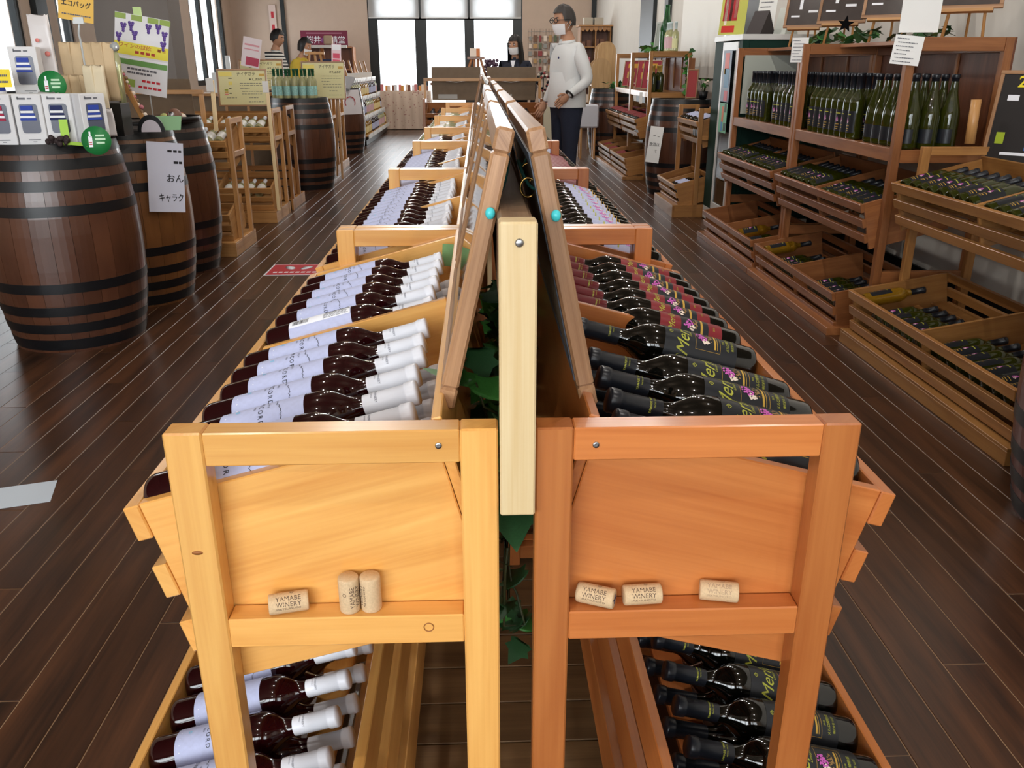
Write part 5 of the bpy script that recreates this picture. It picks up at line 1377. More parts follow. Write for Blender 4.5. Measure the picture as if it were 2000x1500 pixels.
# bowl on third barrel with fabric balls
t = thing('tray', 'black round tray with cream and red fabric balls on the third barrel', 'tray', (-1.93, 5.62, 0.966))
MB().lathe([(0, 0), (0.16, 0), (0.17, 0.035), (0.163, 0.035), (0.15, 0.008), (0, 0.008)], 28).build('dish', [BLACK], t)
rnd = random.Random(4)
for k in range(12):
    a = rnd.uniform(0, 6.28); q = rnd.uniform(0.02, 0.11)
    o = tag(MB().ball((0, 0, 0), (0.026, 0.026, 0.02), 8, 6).build('fabric_ball', [[INK_CREAM, plain('fabric_red', (170, 40, 50), .8), plain('fabric_lime', (200, 206, 130), .8)][k % 3]], None, (-1.93 + q * math.cos(a), 5.62 + q * math.sin(a), 0.998)), '%s fabric ball in the black tray, %s of its colour' % (['cream', 'red', 'lime'][k % 3], ORD[k // 3]), 'ball', '%s fabric balls in the tray' % ['cream', 'red', 'lime'][k % 3])
# paper on the second barrel
M = face((-1.712, 4.765, 0.725), (0.62, -0.78, 0.06), roll=-0.12)
paper('white paper notice with bold kana taped to the second barrel', M, 0.195, 0.37, mat=plain('notice_white', (206, 208, 224), 0.5), texts=(('おん', 0.24, -0.02, 0.13, INK, dict(bold=0.01)), ('キャラク', 0.12, -0.30, 0.13, INK, dict(bold=0.01, fitw=0.13))), bars=((0.12, 0.38, 0.12, 0.03, INK), (0.27, 0.38, 0.1, 0.03, INK), (0.40, 0.38, 0.08, 0.03, INK), (0.28, 0.22, 0.12, 0.035, INK), (0.41, 0.22, 0.09, 0.035, INK)))

# white sheet and red sticker on the floor
tag(MB().box((0, 0, 0), (0.30, 0.155, 0.001)).build('floor_paper', [plain('floor_sheet', (196, 206, 216), 0.35)], None, (-1.545, 2.45, 0.0012), (0, 0, 0.30)), 'blank white sheet lying on the plank floor', 'paper')
o = paper('red floor sticker with white footprints', Matrix.Translation((-1.245, 5.66, 0.0012)), 0.36, 0.30, mat=INK_RED, name='floor_sticker', cat='sticker', thick=0.001)
for x, a in ((-0.055, 0.5), (0.055, -0.5)):
    mb = MB(); mb.lathe([(0, 0), (1, 0), (1, 0.0006), (0, 0.0006)], 16); q = mb.build('footprint', [INK_WHITE], o, (x, 0.05, 0.0012), (0, 0, a)); q.scale = (0.03, 0.055, 1)
mb = MB(); [mb.box((-0.13 + 0.037 * q, -0.08, 0.0008), (0.026, 0.03, 0.0006)) for q in range(8)]; mb.build('lettering', [INK_WHITE], o)
mb = MB()
for c, d in (((0, 0.155, 0), (0.38, 0.01, 0.0008)), ((0, -0.155, 0), (0.38, 0.01, 0.0008)), ((0.185, 0, 0), (0.01, 0.30, 0.0008)), ((-0.185, 0, 0), (0.01, 0.30, 0.0008))): mb.box(c, d)
mb.build('white_border', [INK_WHITE], o)

# ------------------------------------------------------------------ left racks that face the viewer
PU, PLo = Crate(0.388, 0.80), Crate(0.50, 0.30, 0.36)
def face_rack(label, xr, yb, mat, up, lo, length=0.95, away=False, bm=None, base=(-0.05, 0.53, 0.09)):
    if away:
        loc, rz = (xr, yb, 0), PI / 2
    else:
        loc, rz = (xr - length, yb, 0), -PI / 2
    rack(label, loc, rz, length, mat, up, lo, base=base, basemat=bm)
    return unit_matrix(loc, rz), length
UMp, Lp = face_rack('tan ladder-ended rack behind the third left barrel', -1.76, 6.62, W_TAN, PU, PLo)
UMq, Lq = face_rack('tan rack of white-capped bottles below the niagara sign', -1.78, 8.02, W_TAN, PU, PLo, length=1.0)
face_rack('brown rack backing onto the white-capped bottle rack', -1.78, 8.24, W_YELLOW, PU, PLo, length=1.0, away=True)
row_in(UMp, PU, [0.10 + 0.08 * i for i in range(4)] + [0.54 + 0.08 * i for i in range(5)], T1, 'white_cap', 'white-capped pale bottle, %s in the tray behind the third barrel', 'white-capped bottles behind the barrels', True)
row_in(UMq, PU, [0.09 + 0.078 * i for i in range(5)] + [0.56 + 0.078 * i for i in range(5)], T1, 'white_cap', 'white-capped pale bottle, %s in the upper tray below the niagara sign', 'white-capped bottles in the upper left tray')
row_in(UMq, PLo, [0.10 + 0.085 * i for i in range(4)] + [0.56 + 0.095 * i for i in range(4)], 0.06, 'white_cap', 'white-capped pale bottle, %s in the low tray below the niagara sign', 'white-capped bottles in the low left tray')
def niagara(label, loc, w, h, n=(0.05, -1, 0.12), title='ナイヤガラ', price='¥1,250', leg=0):
    o = paper(label, face(loc, n), w, h, mat=plain('sign_cream', (218, 212, 160), 0.45), name='price_board', cat='sign', border=(W_FRAME, 0.013), group='cream price boards',
          bars=((-0.33, 0.36, 0.26, 0.12, plain('sign_pale_yellow', (232, 214, 110), .5)), (0.40, 0.34, 0.11, 0.07, INK_OCHRE), (-0.24, 0.12, 0.07, 0.09, plain('sign_pale_yellow', (232, 214, 110), .5)), (-0.33, -0.06, 0.07, 0.035, plain('sign_olive', (150, 160, 50), .5)), (-0.33, -0.12, 0.07, 0.035, INK_OCHRE), (-0.33, -0.18, 0.07, 0.035, plain('sign_pinkbar', (214, 130, 120), .5)), (-0.24, 0.25, 0.07, 0.02, INK), (-0.25, -0.02, 0.05, 0.02, INK), (-0.25, -0.15, 0.05, 0.02, INK)),
          lines=[(0.12, -0.05, 0.42, 0.012), (0.06, -0.05, 0.40, 0.012), (-0.02, -0.05, 0.15, 0.012), (-0.10, -0.02, 0.42, 0.012), (-0.17, -0.02, 0.4, 0.012), (-0.27, -0.33, -0.12, 0.014), (-0.27, 0.12, 0.3, 0.014), (-0.38, 0.1, 0.4, 0.012)],
          texts=((title, 0.08, 0.36, 0.115, INK, dict(shear=0.15, fitw=w * .36)), (price, 0.26, 0.22, 0.085, INK, dict(shear=0.25, fitw=w * .26))))
    if leg:
        for s_ in (-0.3, 0.3): bx('support_leg', (s_ * w, -leg / 2 + h * .3, -0.02), (0.025, leg, 0.02), W_TAN, o)
niagara('cream price board headed ナイヤガラ on the tan rack', (-2.055, 7.86, 1.115), 0.425, 0.31)
niagara('cream price board far left, half hidden by the grape poster', (-2.45, 9.1, 1.12), 0.36, 0.24, leg=1.18)
niagara('cream price board behind the green-capped bottles', (-1.80, 10.5, 1.13), 0.50, 0.42, leg=1.24)
niagara('cream price board between the two shop customers', (-2.50, 10.45, 1.19), 0.50, 0.34)
def stick_tag(label, x, y, z0, z1, rot=0.0):
    t = thing('tag_stick', label, 'stick', (x, y, z0), 0, 'pale tag sticks')
    bx('stick', (0, 0, (z1 - z0) / 2), (0.028, 0.015, z1 - z0), W_PALE, t, (0, rot, 0)); bx('paper_tag', (-0.01, -0.012, z1 - z0 - 0.03), (0.05, 0.002, 0.09), WHITE, t)
stick_tag('pale wooden stick with paper tag standing behind the third barrel', -1.86, 6.30, 0.86, 1.20, 0.03)
stick_tag('pale wooden stick with paper tag in front of the green-capped bottles', -1.765, 7.52, 0.104, 1.16, 0.0)
# sign boards with their backs turned on the tan rack
t = thing('sign_rail', 'wooden rail carrying a brown sign board seen from behind, left of the niagara sign', 'stand', (-2.42, 6.62, 0))
bx('rail', (0, 0, 1.115), (0.80, 0.03, 0.03), W_TAN, t)
for s_ in (-0.38, 0.38): bx('post', (s_, 0.0, 0.55), (0.03, 0.03, 1.10), W_TAN, t)
bx('sign_back', (0.03, 0.045, 1.065), (0.54, 0.012, 0.28), plain('brown_backing_board', (112, 94, 74), .55), t, (0.12, 0, 0))

# barrel-top bottles with green caps
k = 0
for j in range(3):
    for i_ in range(6):
        x, y = -2.20 + i_ * 0.083 + 0.02 * (j % 2), 9.56 + j * 0.085
        if (x + 1.95) ** 2 + (y - 9.75) ** 2 > 0.262 ** 2: continue
        stand('spring', x, y, 0.966, 'green-capped pale bottle on the far left barrel, %s in its %s row' % (ORD[i_], ('front', 'second', 'third')[j]), 'green-capped bottles on a barrel', -PI / 2, True); k += 1

# second ladder rack and cart beyond
face_rack('tan ladder-ended rack beyond the bottle-topped barrel', -1.80, 11.25, W_TAN, PU, PLo, length=0.95)
face_rack('second tan ladder-ended rack back to back beyond the barrel', -1.80, 11.55, W_TAN, PU, PLo, length=0.95, away=True)
U2, _ = unit_matrix((-2.75, 11.25, 0), -PI / 2), 0
row_in(U2, PU, [0.10 + 0.08 * i for i in range(4)] + [0.54 + 0.08 * i for i in range(5)], T1, 'white_cap', 'pale bottle, %s in the tray beyond the bottle-topped barrel', 'pale bottles in the far left tray', True)
# curved banner on the far barrel
t = thing('curved_banner', 'curved white banner with red ring mark wrapped on the far left barrel', 'banner', (-2.12, 13.75, 0))
mb = MB(); mb.lathe([(barrel_r(0.60) + 0.008, 0.60), (barrel_r(0.75) + 0.008, 0.75), (barrel_r(0.95) + 0.010, 0.95)], 20, 0, True, None, -2.2, -0.35); mb.build('sheet', [plain('banner_white', (216, 212, 216), .5)], t)
mb = MB(); R_ = barrel_r(0.78) + 0.014
for k in range(20):
    a, b_ = 2 * PI * k / 20, 2 * PI * (k + 1) / 20
    V = [(R_ * math.cos(-1.0 + q * math.cos(w) / R_), R_ * math.sin(-1.0 + q * math.cos(w) / R_), 0.77 + q * math.sin(w)) for q, w in ((.075, a), (.09, a), (.09, b_), (.075, b_))]
    mb.add(V, [(0, 1, 2, 3)], None, 0, False, None, uvs=[(0, 0)] * 4)
mb.build('ring_mark', [plain('ring_red', (176, 60, 70), .5)], t)
mb = MB(); text_wrap(mb, '未成年', 0.05, R_, 0.82, -1.55, 0); text_wrap(mb, '法律', 0.05, R_, 0.75, -1.6, 0); text_wrap(mb, 'います', 0.05, R_, 0.68, -1.5, 0); mb.build('lettering', [INK], t)
mb = MB().box((0, 0, 0), (0.34, 0.30, 0.05), 0.003); tag(mb.build('slanted_panel', [plain('panel_grey', (166, 166, 170), .5)], None, (-2.06, 13.5, 1.05), (0.55, 0.1, -0.2)), 'slanted grey panel on the far left barrel', 'panel')
# stepped cart with bottles and price cards
t = thing('stepped_cart', 'stepped white-edged display cart by the glazed end', 'cart', (-2.12, 16.75, 0))
for s_ in range(4):
    for q in range(5):
        bx('shelf_board', (0.12 - 0.08 * s_, -1.44 + 0.72 * q, 0.16 + 0.30 * s_), (0.24, 0.68, 0.02), W_TAN, t)
        bx('price_strip', (0.245 - 0.08 * s_, -1.44 + 0.72 * q, 0.15 + 0.30 * s_), (0.006, 0.66, 0.07), WHITE, t)
for yy in (-1.80, -1.08, -0.36, 0.36, 1.08, 1.80): bx('side_post', (-0.05, yy, 0.70), (0.03, 0.03, 1.40), W_TAN, t, (0, -0.25, 0))
bx('kick_board', (0.05, 0.0, 0.05), (0.30, 3.5, 0.09), BLACK, t)
BK['juice'] = bottle_meshes('juice', P_BORD, GL_AMBER, CAP_WHITE, plain('juice_label', (224, 206, 150), .5, noise=.3, nscale=50), 0.03, 0.14, -2, 2, 0.21, None, None, seg=14)
BK['grape_juice'] = bottle_meshes('grape_juice', P_BORD, GL_RED, CAP_WHITE, LAB_LAV, 0.03, 0.14, -2, 2, 0.21, None, None, seg=14)
for s_ in range(3):
    for q in range(16):
        kd = ('juice', 'grape_juice', 'rose')[(q // 5 + s_) % 3]
        stand(kd, -1.96 - 0.08 * s_, 15.04 + 0.225 * q, 0.171 + 0.30 * s_, 'bottle with white cap, %s from the near end of the cart, %s shelf' % (ORD[q], ('bottom', 'second', 'third')[s_]), 'bottles on the stepped cart', 0, True, sc=0.95)
# ------------------------------------------------------------------ cross stand closing the centre rows
t = thing('cross_stand', 'wide wooden stand across the far end of the centre rows', 'stand', (0.05, 10.2, 0))
bx('rail', (0, 0, 1.145), (1.34, 0.035, 0.035), W_TAN, t)
for s_ in (-0.655, 0.655): bx('post', (s_, 0.0, 0.565), (0.03, 0.032, 1.125), W_TAN, t)
for k, s_ in enumerate((-0.30, 0.33)):
    o = tag(bx('reversed_sign', (0.05 + s_, 10.255, 1.10), (0.56, 0.014, 0.36), plain('brown_backing_board', (112, 94, 74), .55), None, (0.08, 0, 0)), 'brown back of a sign board on the cross stand, %s of the easel' % ('left', 'right')[k], 'sign', 'sign backs on the cross stand')
    MB().tube([(-0.27, -0.012, 0.05), (0.0, -0.012, 0.015), (0.27, -0.012, 0.055)], 0.004, 5).build('white_rope', [WHITE], o)
    bx('tape_patch', (-0.1, -0.009, -0.14), (0.22, 0.002, 0.05), plain('pale_tape', (170, 168, 164), .5), o)
CU, CL = Crate(0.33, 0.80, 0.34, 0.235), Crate(0.45, 0.30, 0.36, 0.215)
rack('brown bottle rack facing forward below the cross stand', (-0.62, 10.16, 0), -PI / 2, 1.34, W_BROWN, CU, CL, W=0.30, base=(0.0, 0.47, 0.06))
UC = unit_matrix((-0.62, 10.16, 0), -PI / 2)
row_in(UC, CU, [0.10 + 0.085 * i for i in range(6)] + [0.74 + 0.085 * i for i in range(6)], 0.06, 'merlot', 'dark bottle, %s in the tray below the cross stand', 'dark bottles below the cross stand', True)
# easel with a box and hanging grapes on the cross stand
t = thing('easel', 'brown wooden easel standing on the cross stand', 'easel', (-0.02, 10.42, 1.13))
for a, b_ in (((-0.13, 0, 0), (-0.05, 0, 0.24)), ((0.13, 0, 0), (0.05, 0, 0.24)), ((-0.02, 0.02, 0), (-0.02, 0, 0.24)), ((0.02, 0.02, 0), (0.02, 0, 0.24))): MB().tube([a, b_], 0.016, 6).build('leg', [W_BROWN], t)
bx('cross_bar', (0, 0, 0.245), (0.20, 0.03, 0.03), W_BROWN, t)
tag(bx('easel_table', (0.05, 10.50, 1.095), (1.2, 0.34, 0.03), W_BROWN), 'narrow brown table top behind the cross stand', 'table')
for s_ in (-0.5, 0.5):
    pass
t = thing('paper_box', 'small cream and orange carton on the easel', 'box', (-0.03, 10.42, 1.39))
bx('carton', (0, 0, 0.045), (0.12, 0.07, 0.09), INK_CREAM, t); bx('orange_panel', (0.035, -0.037, 0.045), (0.04, 0.003, 0.088), plain('orange_print', (206, 120, 60), .5), t)
rnd = random.Random(5)
for k in range(2):
    t = thing('grape_bunch', 'artificial purple grape bunch, %s of two beside the easel' % ('left', 'right')[k], 'grapes', (0.115 + 0.075 * k, 10.42, 1.20))
    for q in range(26):
        zz = rnd.uniform(0, 0.15); rr = 0.012 + 0.026 * zz / 0.15
        MB().ball((rnd.uniform(-rr, rr), rnd.uniform(-rr, rr), zz), 0.019, 8, 6).build('grape', [plain('grape_dark', (84, 62, 78), .35)], t)
ivy('greenery around the foot of the easel', (-0.05, 10.40, 1.15), 26, (0.36, 0.1, 0.07), (0.05, 0.09), 44, bright=0.9)

# ------------------------------------------------------------------ cloth-covered table and goods at the glazed end
M_CLOTH = plain('floral_cloth', (206, 182, 162), 0.85)
nt = M_CLOTH.node_tree; b = nt.nodes['Principled BSDF']
tc = nt.nodes.new('ShaderNodeTexCoord'); vo = nt.nodes.new('ShaderNodeTexVoronoi'); vo.inputs['Scale'].default_value = 16
rp = nt.nodes.new('ShaderNodeValToRGB'); rp.color_ramp.elements[0].position = 0.16; rp.color_ramp.elements[0].color = lin((170, 120, 112)); rp.color_ramp.elements[1].position = 0.24; rp.color_ramp.elements[1].color = lin((212, 190, 172))
nt.links.new(tc.outputs['Object'], vo.inputs['Vector']); nt.links.new(vo.outputs['Distance'], rp.inputs[0]); nt.links.new(rp.outputs[0], b.inputs['Base Color'])
def cloth_table(label, x0, x1, y0, y1, h):
    t = thing('cloth_table', label, 'table', ((x0 + x1) / 2, (y0 + y1) / 2, 0))
    w, d = (x1 - x0) / 2, (y1 - y0) / 2; N = 80; ring = []
    for k in range(N):
        q = k / N * 4; s_, f_ = int(q), q - int(q)
        c = [(-w, -d), (w, -d), (w, d), (-w, d)]; a, b_ = c[s_], c[(s_ + 1) % 4]; ring.append((a[0] + (b_[0] - a[0]) * f_, a[1] + (b_[1] - a[1]) * f_))
    V = []; F = []
    for (z, out) in ((h, 0), (h - 0.01, 0.01), (h * .5, 0.02), (0.015, 0.03)):
        for k, (x, y) in enumerate(ring):
            wv = out * (1 + 1.2 * math.sin(k * 1.9)) ; L_ = math.hypot(x, y); V.append((x + x / L_ * wv, y + y / L_ * wv, z))
    for j in range(3):
        for k in range(N): F.append((j * N + k, (j + 1) * N + k, (j + 1) * N + (k + 1) % N, j * N + (k + 1) % N))
    F.append(list(range(N)))
    mb = MB(); mb.add(V, F, None, 0, True); mb.build('tablecloth', [M_CLOTH], t)
    return t
cloth_table('table under a floral cloth below the left end window', -2.12, -1.05, 18.9, 19.6, 0.78)
cols = [plain('sweet_pink', (214, 130, 130), .5), plain('sweet_orange', (214, 150, 70), .5), INK_CREAM, plain('sweet_brown', (130, 84, 60), .5), INK_WHITE]
for k in range(14):
    w_, h_ = rnd.uniform(.06, .12), rnd.uniform(.06, .14)
    x = -2.05 + 0.072 * k
    o = tag(bx('sweet_packet', (x, 19.1 + 0.28 * (k % 2), 0.782 + h_ / 2), (0.062, 0.08, h_), cols[k % 5], ch=0.006), '%s packet, %s along the %s row on the floral table' % (['pink', 'orange', 'cream', 'brown', 'white'][k % 5], ORD[k // 2], ('front', 'back')[k % 2]), 'package', 'sweet packets on the floral table')
# cabinet of goods in the far right corner
t = thing('goods_cabinet', 'tall brown open cabinet with scalloped top in the far right corner', 'cabinet', (2.45, 19.0, 0))
for s_ in (-0.31, 0.0, 0.31): bx('upright', (s_, 0, 1.02), (0.025, 0.5, 2.04), W_YELLOW, t, grain=(0, 0, 1))
bx('back_panel', (0, 0.245, 1.02), (0.62, 0.012, 2.0), W_DARKBACK, t, grain=(0, 0, 1))
for z in (0.1, 0.55, 0.95, 1.3, 1.65):
    for s_ in (-0.155, 0.155): bx('shelf_board', (s_, 0, z), (0.283, 0.46, 0.02), W_TAN, t)
bx('top_board', (0, -0.02, 2.06), (0.72, 0.58, 0.03), W_YELLOW, t)
for q in range(7):
    mb = MB(); mb.prism([(-0.045, 0.0), (0.045, 0.0), (0.04, -0.06), (0.0, -0.10), (-0.04, -0.06)], -0.262, -0.250, 'XZ', (1, 0, 0)); mb.build('scallop', [W_YELLOW], t, (-0.27 + 0.09 * q, 0, 2.045))
for k in range(18):
    z = (0.56, 0.96, 1.31, 1.66)[k % 4]; h_ = rnd.uniform(.08, .18)
    tag(bx('boxed_goods', (2.20 + 0.115 * (k // 4) + (0.05 if k // 4 > 1 else 0), 18.85, z + 0.001 + h_ / 2), (0.085, 0.1, h_), [INK_CREAM, WHITE, plain('pack_pink', (190, 100, 110), .5), plain('pack_brown', (110, 70, 50), .5)][k % 4]), 'small boxed goods, %s along, %s cabinet board' % (ORD[k // 4], ('lowest', 'second', 'third', 'top')[k % 4]), 'package', 'boxed goods in the corner cabinet')
for k in range(2): tag(bx('storage_box', (2.30 + 0.22 * k, 18.95, 2.148), (0.18, 0.24, 0.14), plain('grey_box', (176, 168, 152), .6)), 'grey box on the corner cabinet, %s of two' % ('left', 'right')[k], 'box', 'boxes on the cabinet')
# wire grid with hanging goods on the end wall
t = thing('wire_grid', 'wire grid panel of small hanging goods on the end wall', 'grid', (1.62, YF - 0.05, 0.95))
for k in range(13): MB().tube([(-0.42 + 0.07 * k, 0, 0), (-0.42 + 0.07 * k, 0, 1.15)], 0.003, 4).build('wire', [STEEL], t)
for k in range(9): MB().tube([(-0.43, 0, 0.05 + 0.13 * k), (0.43, 0, 0.05 + 0.13 * k)], 0.003, 4).build('wire', [STEEL], t)
pal = [INK_CREAM, plain('charm_red', (150, 60, 60), .5), plain('charm_brown', (120, 84, 60), .5), plain('charm_grey', (150, 150, 146), .5), plain('charm_green', (96, 110, 84), .5), plain('charm_tan', (190, 150, 96), .5)]
for j in range(6):
    for i_ in range(7):
        if rnd.random() < 0.15: continue
        w_, h_ = rnd.uniform(.05, .10), rnd.uniform(.08, .15)
        tag(bx('hanging_pack', (1.25 + 0.118 * i_, YF - 0.075, 1.06 + 0.165 * j), (w_, 0.02, h_), pal[(i_ * 5 + j * 3) % 6]), 'small pack hung on the wire grid, %s of the %s row from below' % (ORD[i_], ORD[j]), 'package', 'packs hung on the wire grid')
t = thing('low_cabinet', 'low cream cabinet with black base beyond the right centre row', 'cabinet', (1.05, 13.1, 0))
bx('body', (0, 0, 0.43), (0.30, 0.30, 0.62), plain('cream_enamel', (214, 206, 180), .5), t, ch=0.004); bx('base', (0, 0, 0.06), (0.28, 0.28, 0.118), BLACK, t)
for k in range(3):
    t = thing('red_jar', 'red-bodied jar with dark lid, %s on the low cream cabinet' % ORD[k], 'jar', (0.97 + 0.085 * k, 13.02, 0.741), 0, 'red jars on the low cabinet')
    MB().lathe([(0, 0), (0.035, 0), (0.035, 0.05), (0.03, 0.055), (0, 0.055)], 14).build('body', [plain('jar_red', (226, 50, 70), .3)], t); MB().lathe([(0, 0.055), (0.031, 0.055), (0.031, 0.075), (0, 0.075)], 14).build('lid', [BLACK], t)
t = thing('charm_wreath', 'dark round wreath of small charms hanging by the cross stand', 'wreath', (0.80, 10.9, 1.10))
for k in range(30):
    a = 2 * PI * k / 30; q = 0.07 + rnd.uniform(-.02, .02); MB().ball((q * math.cos(a), rnd.uniform(-.01, .01), q * 1.3 * math.sin(a)), 0.017, 6, 5).build('charm', [[BLACK, plain('charm_red', (150, 60, 60), .5), INK_CREAM][k % 3]], t)
MB().tube([(0, 0.03, -1.10), (0, 0.03, 0.12)], 0.008, 6).build('stand_pole', [BLACK], t)
# covered stand near the right barrel
t = thing('covered_stool', 'small wooden stool under a white cloth by the far right barrel', 'stool', (1.60, 12.9, 0))
for sx in (-.1, .1):
    for sy in (-.1, .1): bx('leg', (sx, sy, 0.36), (0.03, 0.03, 0.72), W_TAN, t)
bx('seat', (0, 0, 0.735), (0.28, 0.28, 0.03), W_TAN, t); bx('white_cloth', (0, 0, 0.60), (0.30, 0.30, 0.32), plain('soft_white_cloth', (206, 208, 216), .8), t, ch=0.02)
# shop counter, banner, cupboard on the left rear
tag(bx('banner_board', (-3.45, 20.6, 1.86), (1.05, 0.03, 0.33), plain('banner_maroon', (118, 34, 62), .5)), 'maroon banner board with white characters on the end wall', 'banner')
o = bpy.data.objects['banner_board']
mb = MB(); text_on(mb, '桜井', 0.17, (-0.24, -0.04), 0); text_on(mb, '甘精堂', 0.17, (0.22, -0.04), 0); mb.build('lettering', [INK_WHITE], o, (0, -0.018, 0), (PI / 2, 0, 0))
MB().lathe([(0, 0), (0.06, 0), (0.06, 0.002), (0, 0.002)], 18).build('round_mark', [plain('mark_purple', (120, 50, 110), .5)], o, (-0.02, -0.018, -0.04), (PI / 2, 0, 0))
mb = MB(); mb.box((0, 0, 0), (0.8, 0.003, 0.025)); mb.build('fine_print', [plain('mauve_text', (170, 110, 130), .5)], o, (0, -0.018, 0.11))
t = thing('back_cupboard', 'brown open cupboard under the maroon banner', 'cupboard', (-3.40, 20.7, 0))
for s_ in (-0.58, 0.58): bx('side_panel', (s_, 0, 0.84), (0.03, 0.4, 1.68), W_BROWN, t, grain=(0, 0, 1))
bx('back_panel', (0, 0.19, 0.84), (1.13, 0.015, 1.66), W_DARKBACK, t); bx('top_board', (0, 0, 1.675), (1.13, 0.4, 0.03), W_BROWN, t)
for z in (0.3, 0.75, 1.2): bx('shelf_board', (0, 0, z), (1.13, 0.36, 0.025), W_BROWN, t)
# service counter with stands and signs
t = thing('service_counter', 'long wooden service counter behind the left racks', 'counter', (-2.95, 10.4, 0))
bx('worktop', (0, 0, 0.985), (1.7, 0.5, 0.03), W_TAN, t); bx('front_board', (0, -0.2, 0.485), (1.66, 0.02, 0.97), M_BACKBOARD, t); bx('side_board', (-0.8, 0.01, 0.485), (0.02, 0.4, 0.97), M_BACKBOARD, t); bx('side_board', (0.8, 0.01, 0.485), (0.02, 0.4, 0.97), M_BACKBOARD, t)
paper('pink and white leaflet on a clear stand before the striped shirt', face((-2.53, 10.2, 1.43), (0.1, -1, 0.05), roll=-0.2), 0.20, 0.31, mat=plain('leaflet', (222, 208, 212), .4), bars=((0.1, -0.3, 0.7, 0.28, plain('leaflet_red', (176, 50, 80), .5)), (0, 0.25, 0.8, 0.06, plain('leaflet_pink', (214, 150, 160), .5)), (0, 0.1, 0.8, 0.04, plain('leaflet_pink', (214, 150, 160), .5))), name='leaflet', cat='leaflet')
t = thing('leaflet_stand', 'clear stand under the pink leaflet', 'stand', (-2.50, 10.25, 1.0)); MB().tube([(0, 0, 0), (0, 0, 0.55)], 0.006, 6).build('rod', [plain('clear_plastic', (214, 220, 222), .15)], t)
paper('tall pink and white strip notice right of the yellow sweater', face((-1.66, 10.62, 1.30), (0.1, -1, 0.05), roll=-0.06), 0.11, 0.46, mat=plain('strip_pink', (226, 196, 206), .4), bars=((0, 0.22, 0.7, 0.12, plain('strip_red', (206, 70, 100), .5)), (0, 0.05, 0.75, 0.16, plain('strip_rose', (214, 90, 116), .5)), (0, -0.15, 0.7, 0.14, plain('strip_rose', (214, 90, 116), .5)), (0, 0.42, 0.9, 0.12, INK_WHITE)), name='strip_notice', cat='notice')
for _o in COL.objects:
    if _o.name == 'strip_notice': bx('stand_pole', (0, -0.62, -0.02), (0.02, 1.3, 0.02), W_TAN, _o)
t = thing('easel', 'brown easel frame right of the yellow sweater', 'easel', (-2.20, 12.28, 0.95))
for a, b_ in (((-0.13, 0, 0), (-0.07, 0, 0.52)), ((0.13, 0, 0), (0.07, 0, 0.52)), ((0.0, 0.1, 0), (0.0, 0, 0.52))): MB().tube([a, b_], 0.016, 6).build('leg', [W_TAN], t)
bx('cross_bar', (0, 0, 0.50), (0.26, 0.03, 0.035), W_TAN, t)
tag(bx('side_table', (-2.20, 12.28, 0.47), (0.36, 0.3, 0.94), W_TAN), 'tan sales table under the brown easel', 'table')
t = thing('garment_rail', 'wooden trestle rail with white top bar near the end window', 'rail', (-2.85, 16.9, 0))
bx('top_bar', (0, 0, 1.62), (0.85, 0.05, 0.05), WHITE, t)
for s_ in (-0.35, -0.05, 0.25):
    MB().tube([(s_ - 0.12, 0.0, 0), (s_, 0, 1.6)], 0.025, 6).build('leg', [W_BROWN], t); MB().tube([(s_ + 0.16, 0.1, 0), (s_ + 0.02, 0, 1.6)], 0.025, 6).build('leg', [W_BROWN], t)
tag(bx('clock_box', (-2.76, 16.9, 1.73), (0.17, 0.09, 0.16), plain('clock_tan', (190, 166, 140), .5), ch=0.02), 'small tan box standing on the white trestle bar', 'box')
t = thing('navy_board', 'navy and ochre board leaning below the trestle', 'sign', (-2.62, 15.9, 1.12)); bx('navy_panel', (0, 0, 0.17), (0.34, 0.02, 0.22), plain('navy_print', (38, 46, 84), .5), t); bx('ochre_panel', (0, 0, 0.0), (0.34, 0.02, 0.12), INK_OCHRE, t)
bx('leg', (0, 0.03, -0.56), (0.03, 0.03, 1.12), W_TAN, t)
for k in range(6):
    o = tag(put('cart_card', MB().box((0, 0, 0), (0.10, 0.004, 0.09)).mesh('card', [WHITE]), None, (-2.16, 15.2 + 0.55 * k, 1.125), (0.1, 0, 0.5)), 'white price card, %s along the cart top' % ORD[k], 'card', 'price cards on the cart')
# wall things on the left
paper('dark framed notice on the left wall beside the far window', face((XL + 0.02, 15.9, 1.75), (1, 0, 0)), 0.6, 0.8, mat=M_WALLR, border=(BLACK, 0.03), name='picture', cat='picture')
paper('tall pale scroll on the left wall before the corner window', face((XL + 0.02, 17.6, 2.0), (1, 0, 0)), 0.35, 1.1, mat=plain('scroll', (200, 186, 176), .6), name='scroll', cat='scroll')
paper('narrow white scroll with red characters by the dark pipe', face((-4.75, YF - 0.04, 2.25), (0, -1, 0)), 0.16, 0.7, mat=plain('scroll2', (222, 200, 190), .6), bars=((0, 0.2, 0.4, 0.2, INK_RED), (0, -0.2, 0.4, 0.2, INK_RED)), name='scroll', cat='scroll')
for k, (x, y, z, h) in enumerate(((-2.83, 10.3, 1.0, 0.40), (-3.0, 10.3, 1.0, 0.22))):
    t = thing('acrylic_stand', 'clear acrylic stand behind the niagara sign, %s one' % ('taller', 'shorter')[k], 'stand', (x, y, z)); bx('upright', (0, 0, h / 2), (0.05, 0.02, h), plain('clear_plastic', (214, 220, 222), .15), t); bx('foot', (0, 0, 0.006), (0.08, 0.08, 0.012), plain('clear_plastic', (214, 220, 222), .15), t)
tag(bx('grey_pillar', (-4.6, 12.6, 1.75), (1.0, 0.5, 3.49), plain('pillar_grey', (112, 104, 98), .8)), kind='structure'); bpy.data.objects['grey_pillar'].name = 'wall_pillar'
